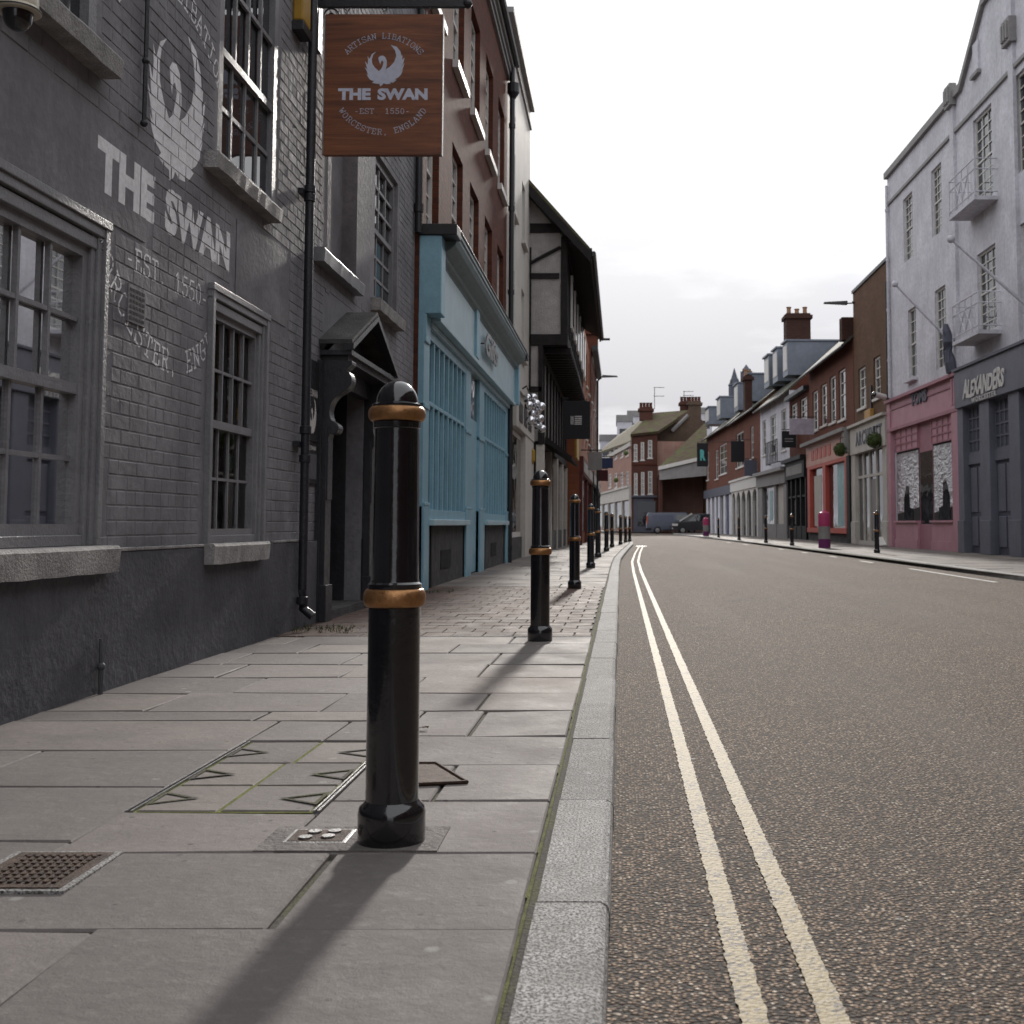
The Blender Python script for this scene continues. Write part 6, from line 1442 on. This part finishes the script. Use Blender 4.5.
vehicle('parked_van', 'dark blue grey panel van parked side on at the far end of the street', 'van', x0, 107, [(0,.3),(-.02,.9),(.06,1.75),(.2,1.93),(3.6,1.95),(4.2,1.3),(4.95,1.05),(5.05,.6),(5.0,.3)], (1.0, 4.1), 1.95, navy,
    [('side_window', [(2.75,1.2),(3.95,1.2),(3.55,1.75),(2.75,1.75)], M['glass']), ('side_panel', [(.45,1.05),(2.5,1.05),(2.5,1.7),(.5,1.7)], paint('van_panel', (.06,.07,.105), .3, .2, .05, 0))], 1,
    [('tail_light',.0,.9,.12,.7, M['redp']), ('bumper',-.06,.3,.5,.22, M['blackp']), ('sill',1.5,.28,2.1,.1, M['blackp'])])
x0 = atY(672, 530, 104).x
vehicle('parked_car', 'black people carrier with a white glare painted on its front glass, parked in front of the van', 'car', x0, 104, [(.05,.3),(0,.75),(.15,.98),(.75,1.12),(1.75,1.72),(2.4,1.82),(4.1,1.76),(4.5,1.1),(4.55,.35)], (.95, 3.7), 1.85, blk,
    [('side_window', [(1.35,1.15),(4.1,1.15),(3.95,1.62),(2.0,1.65)], M['glass'])], -1, [('headlight',.02,.72,.5,.2, M['wframe']), ('number_plate',.0,.45,.08,.12, M['wframe'])])
# white slab and near-side bar paint in the sky glare on the front glass
m = MB(); o = bpy.data.objects['parked_car']; m.hexa([(x0+.70,103.90,ROADZ+1.10),(x0+1.8,103.90,ROADZ+1.76),(x0+1.8,104.0,ROADZ+1.76),(x0+.70,104.0,ROADZ+1.10),(x0+.66,103.90,ROADZ+1.20),(x0+1.76,103.90,ROADZ+1.86),(x0+1.76,104.0,ROADZ+1.86),(x0+.66,104.0,ROADZ+1.20)]); m.hexa([(x0+.78,104.2,ROADZ+1.13),(x0+1.76,104.3,ROADZ+1.73),(x0+1.76,105.5,ROADZ+1.73),(x0+.78,105.6,ROADZ+1.13),(x0+.76,104.2,ROADZ+1.16),(x0+1.74,104.3,ROADZ+1.76),(x0+1.74,105.5,ROADZ+1.76),(x0+.76,105.6,ROADZ+1.16)]); part(m, 'windscreen_glare', M['wframe'], o)
# ------------------------------------------------------------------ sky, sun, render
EL, AZ = R(21), R(2.5)      # sun straight up the street, a touch to the right
w = bpy.data.worlds.new('World'); sc.world = w; w.use_nodes = True; nt = w.node_tree; nt.nodes.clear()
N = lambda ty: nt.nodes.new(ty); Lk = lambda a, b: nt.links.new(a, b)
out = N('ShaderNodeOutputWorld'); bg = N('ShaderNodeBackground'); bg.inputs[1].default_value = .1; Lk(bg.outputs[0], out.inputs[0])
sky = N('ShaderNodeTexSky'); sky.sky_type = 'NISHITA'; sky.sun_disc = False; sky.sun_elevation = EL; sky.sun_rotation = AZ; sky.dust_density = 3
tc = N('ShaderNodeTexCoord'); nrm = N('ShaderNodeVectorMath'); nrm.operation = 'NORMALIZE'; Lk(tc.outputs['Generated'], nrm.inputs[0])
sd = Vector((math.sin(AZ)*math.cos(EL), math.cos(AZ)*math.cos(EL), math.sin(EL)))
dot = N('ShaderNodeVectorMath'); dot.operation = 'DOT_PRODUCT'; dot.inputs[1].default_value = sd; Lk(nrm.outputs[0], dot.inputs[0])
mr = N('ShaderNodeMapRange'); mr.interpolation_type = 'SMOOTHSTEP'; mr.inputs['From Min'].default_value = .25; mr.inputs['From Max'].default_value = .9; mr.inputs['To Min'].default_value = 12.5; mr.inputs['To Max'].default_value = 12.0; Lk(dot.outputs['Value'], mr.inputs[0])
mp = N('ShaderNodeMapping'); mp.inputs['Scale'].default_value = (1.6, 1.6, 5.5); Lk(nrm.outputs[0], mp.inputs[0])
no = N('ShaderNodeTexNoise'); no.inputs['Scale'].default_value = 2.1; no.inputs['Detail'].default_value = 7; no.inputs['Roughness'].default_value = .55; Lk(mp.outputs[0], no.inputs['Vector'])
sp = N('ShaderNodeSeparateXYZ'); Lk(nrm.outputs[0], sp.inputs[0])
ez = N('ShaderNodeMapRange'); ez.inputs['From Min'].default_value = .04; ez.inputs['From Max'].default_value = .36; ez.inputs['To Min'].default_value = 1.0; ez.inputs['To Max'].default_value = 0.0; Lk(sp.outputs[2], ez.inputs[0])
cr = N('ShaderNodeValToRGB'); cr.color_ramp.elements[0].position = .28; cr.color_ramp.elements[1].position = .52; Lk(no.outputs[0], cr.inputs[0])
mu = N('ShaderNodeMath'); mu.operation = 'MULTIPLY'; Lk(ez.outputs[0], mu.inputs[0]); Lk(cr.outputs[0], mu.inputs[1])
cl = N('ShaderNodeMix'); cl.data_type = 'RGBA'; cl.inputs[6].default_value = (.97, .985, 1.02, 1); cl.inputs[7].default_value = (.43, .44, .485, 1); Lk(mu.outputs[0], cl.inputs[0])
sc2 = N('ShaderNodeVectorMath'); sc2.operation = 'SCALE'; Lk(cl.outputs[2], sc2.inputs[0]); Lk(mr.outputs[0], sc2.inputs['Scale'])
mx = N('ShaderNodeMix'); mx.data_type = 'RGBA'; mx.inputs[0].default_value = .985; Lk(sky.outputs[0], mx.inputs[6]); Lk(sc2.outputs[0], mx.inputs[7]); Lk(mx.outputs[2], bg.inputs[0])
sl = bpy.data.lights.new('sun', 'SUN'); so = bpy.data.objects.new('sun', sl); link(so); sl.energy = 3.3; sl.angle = R(3.2); sl.color = (1, .94, .87)
so.rotation_euler = (-sd).to_track_quat('-Z', 'Y').to_euler()
sc.render.engine = 'CYCLES'; sc.view_settings.view_transform = 'Standard'; sc.view_settings.look = 'None'; sc.view_settings.exposure = 0
sc.render.resolution_x = sc.render.resolution_y = 1024
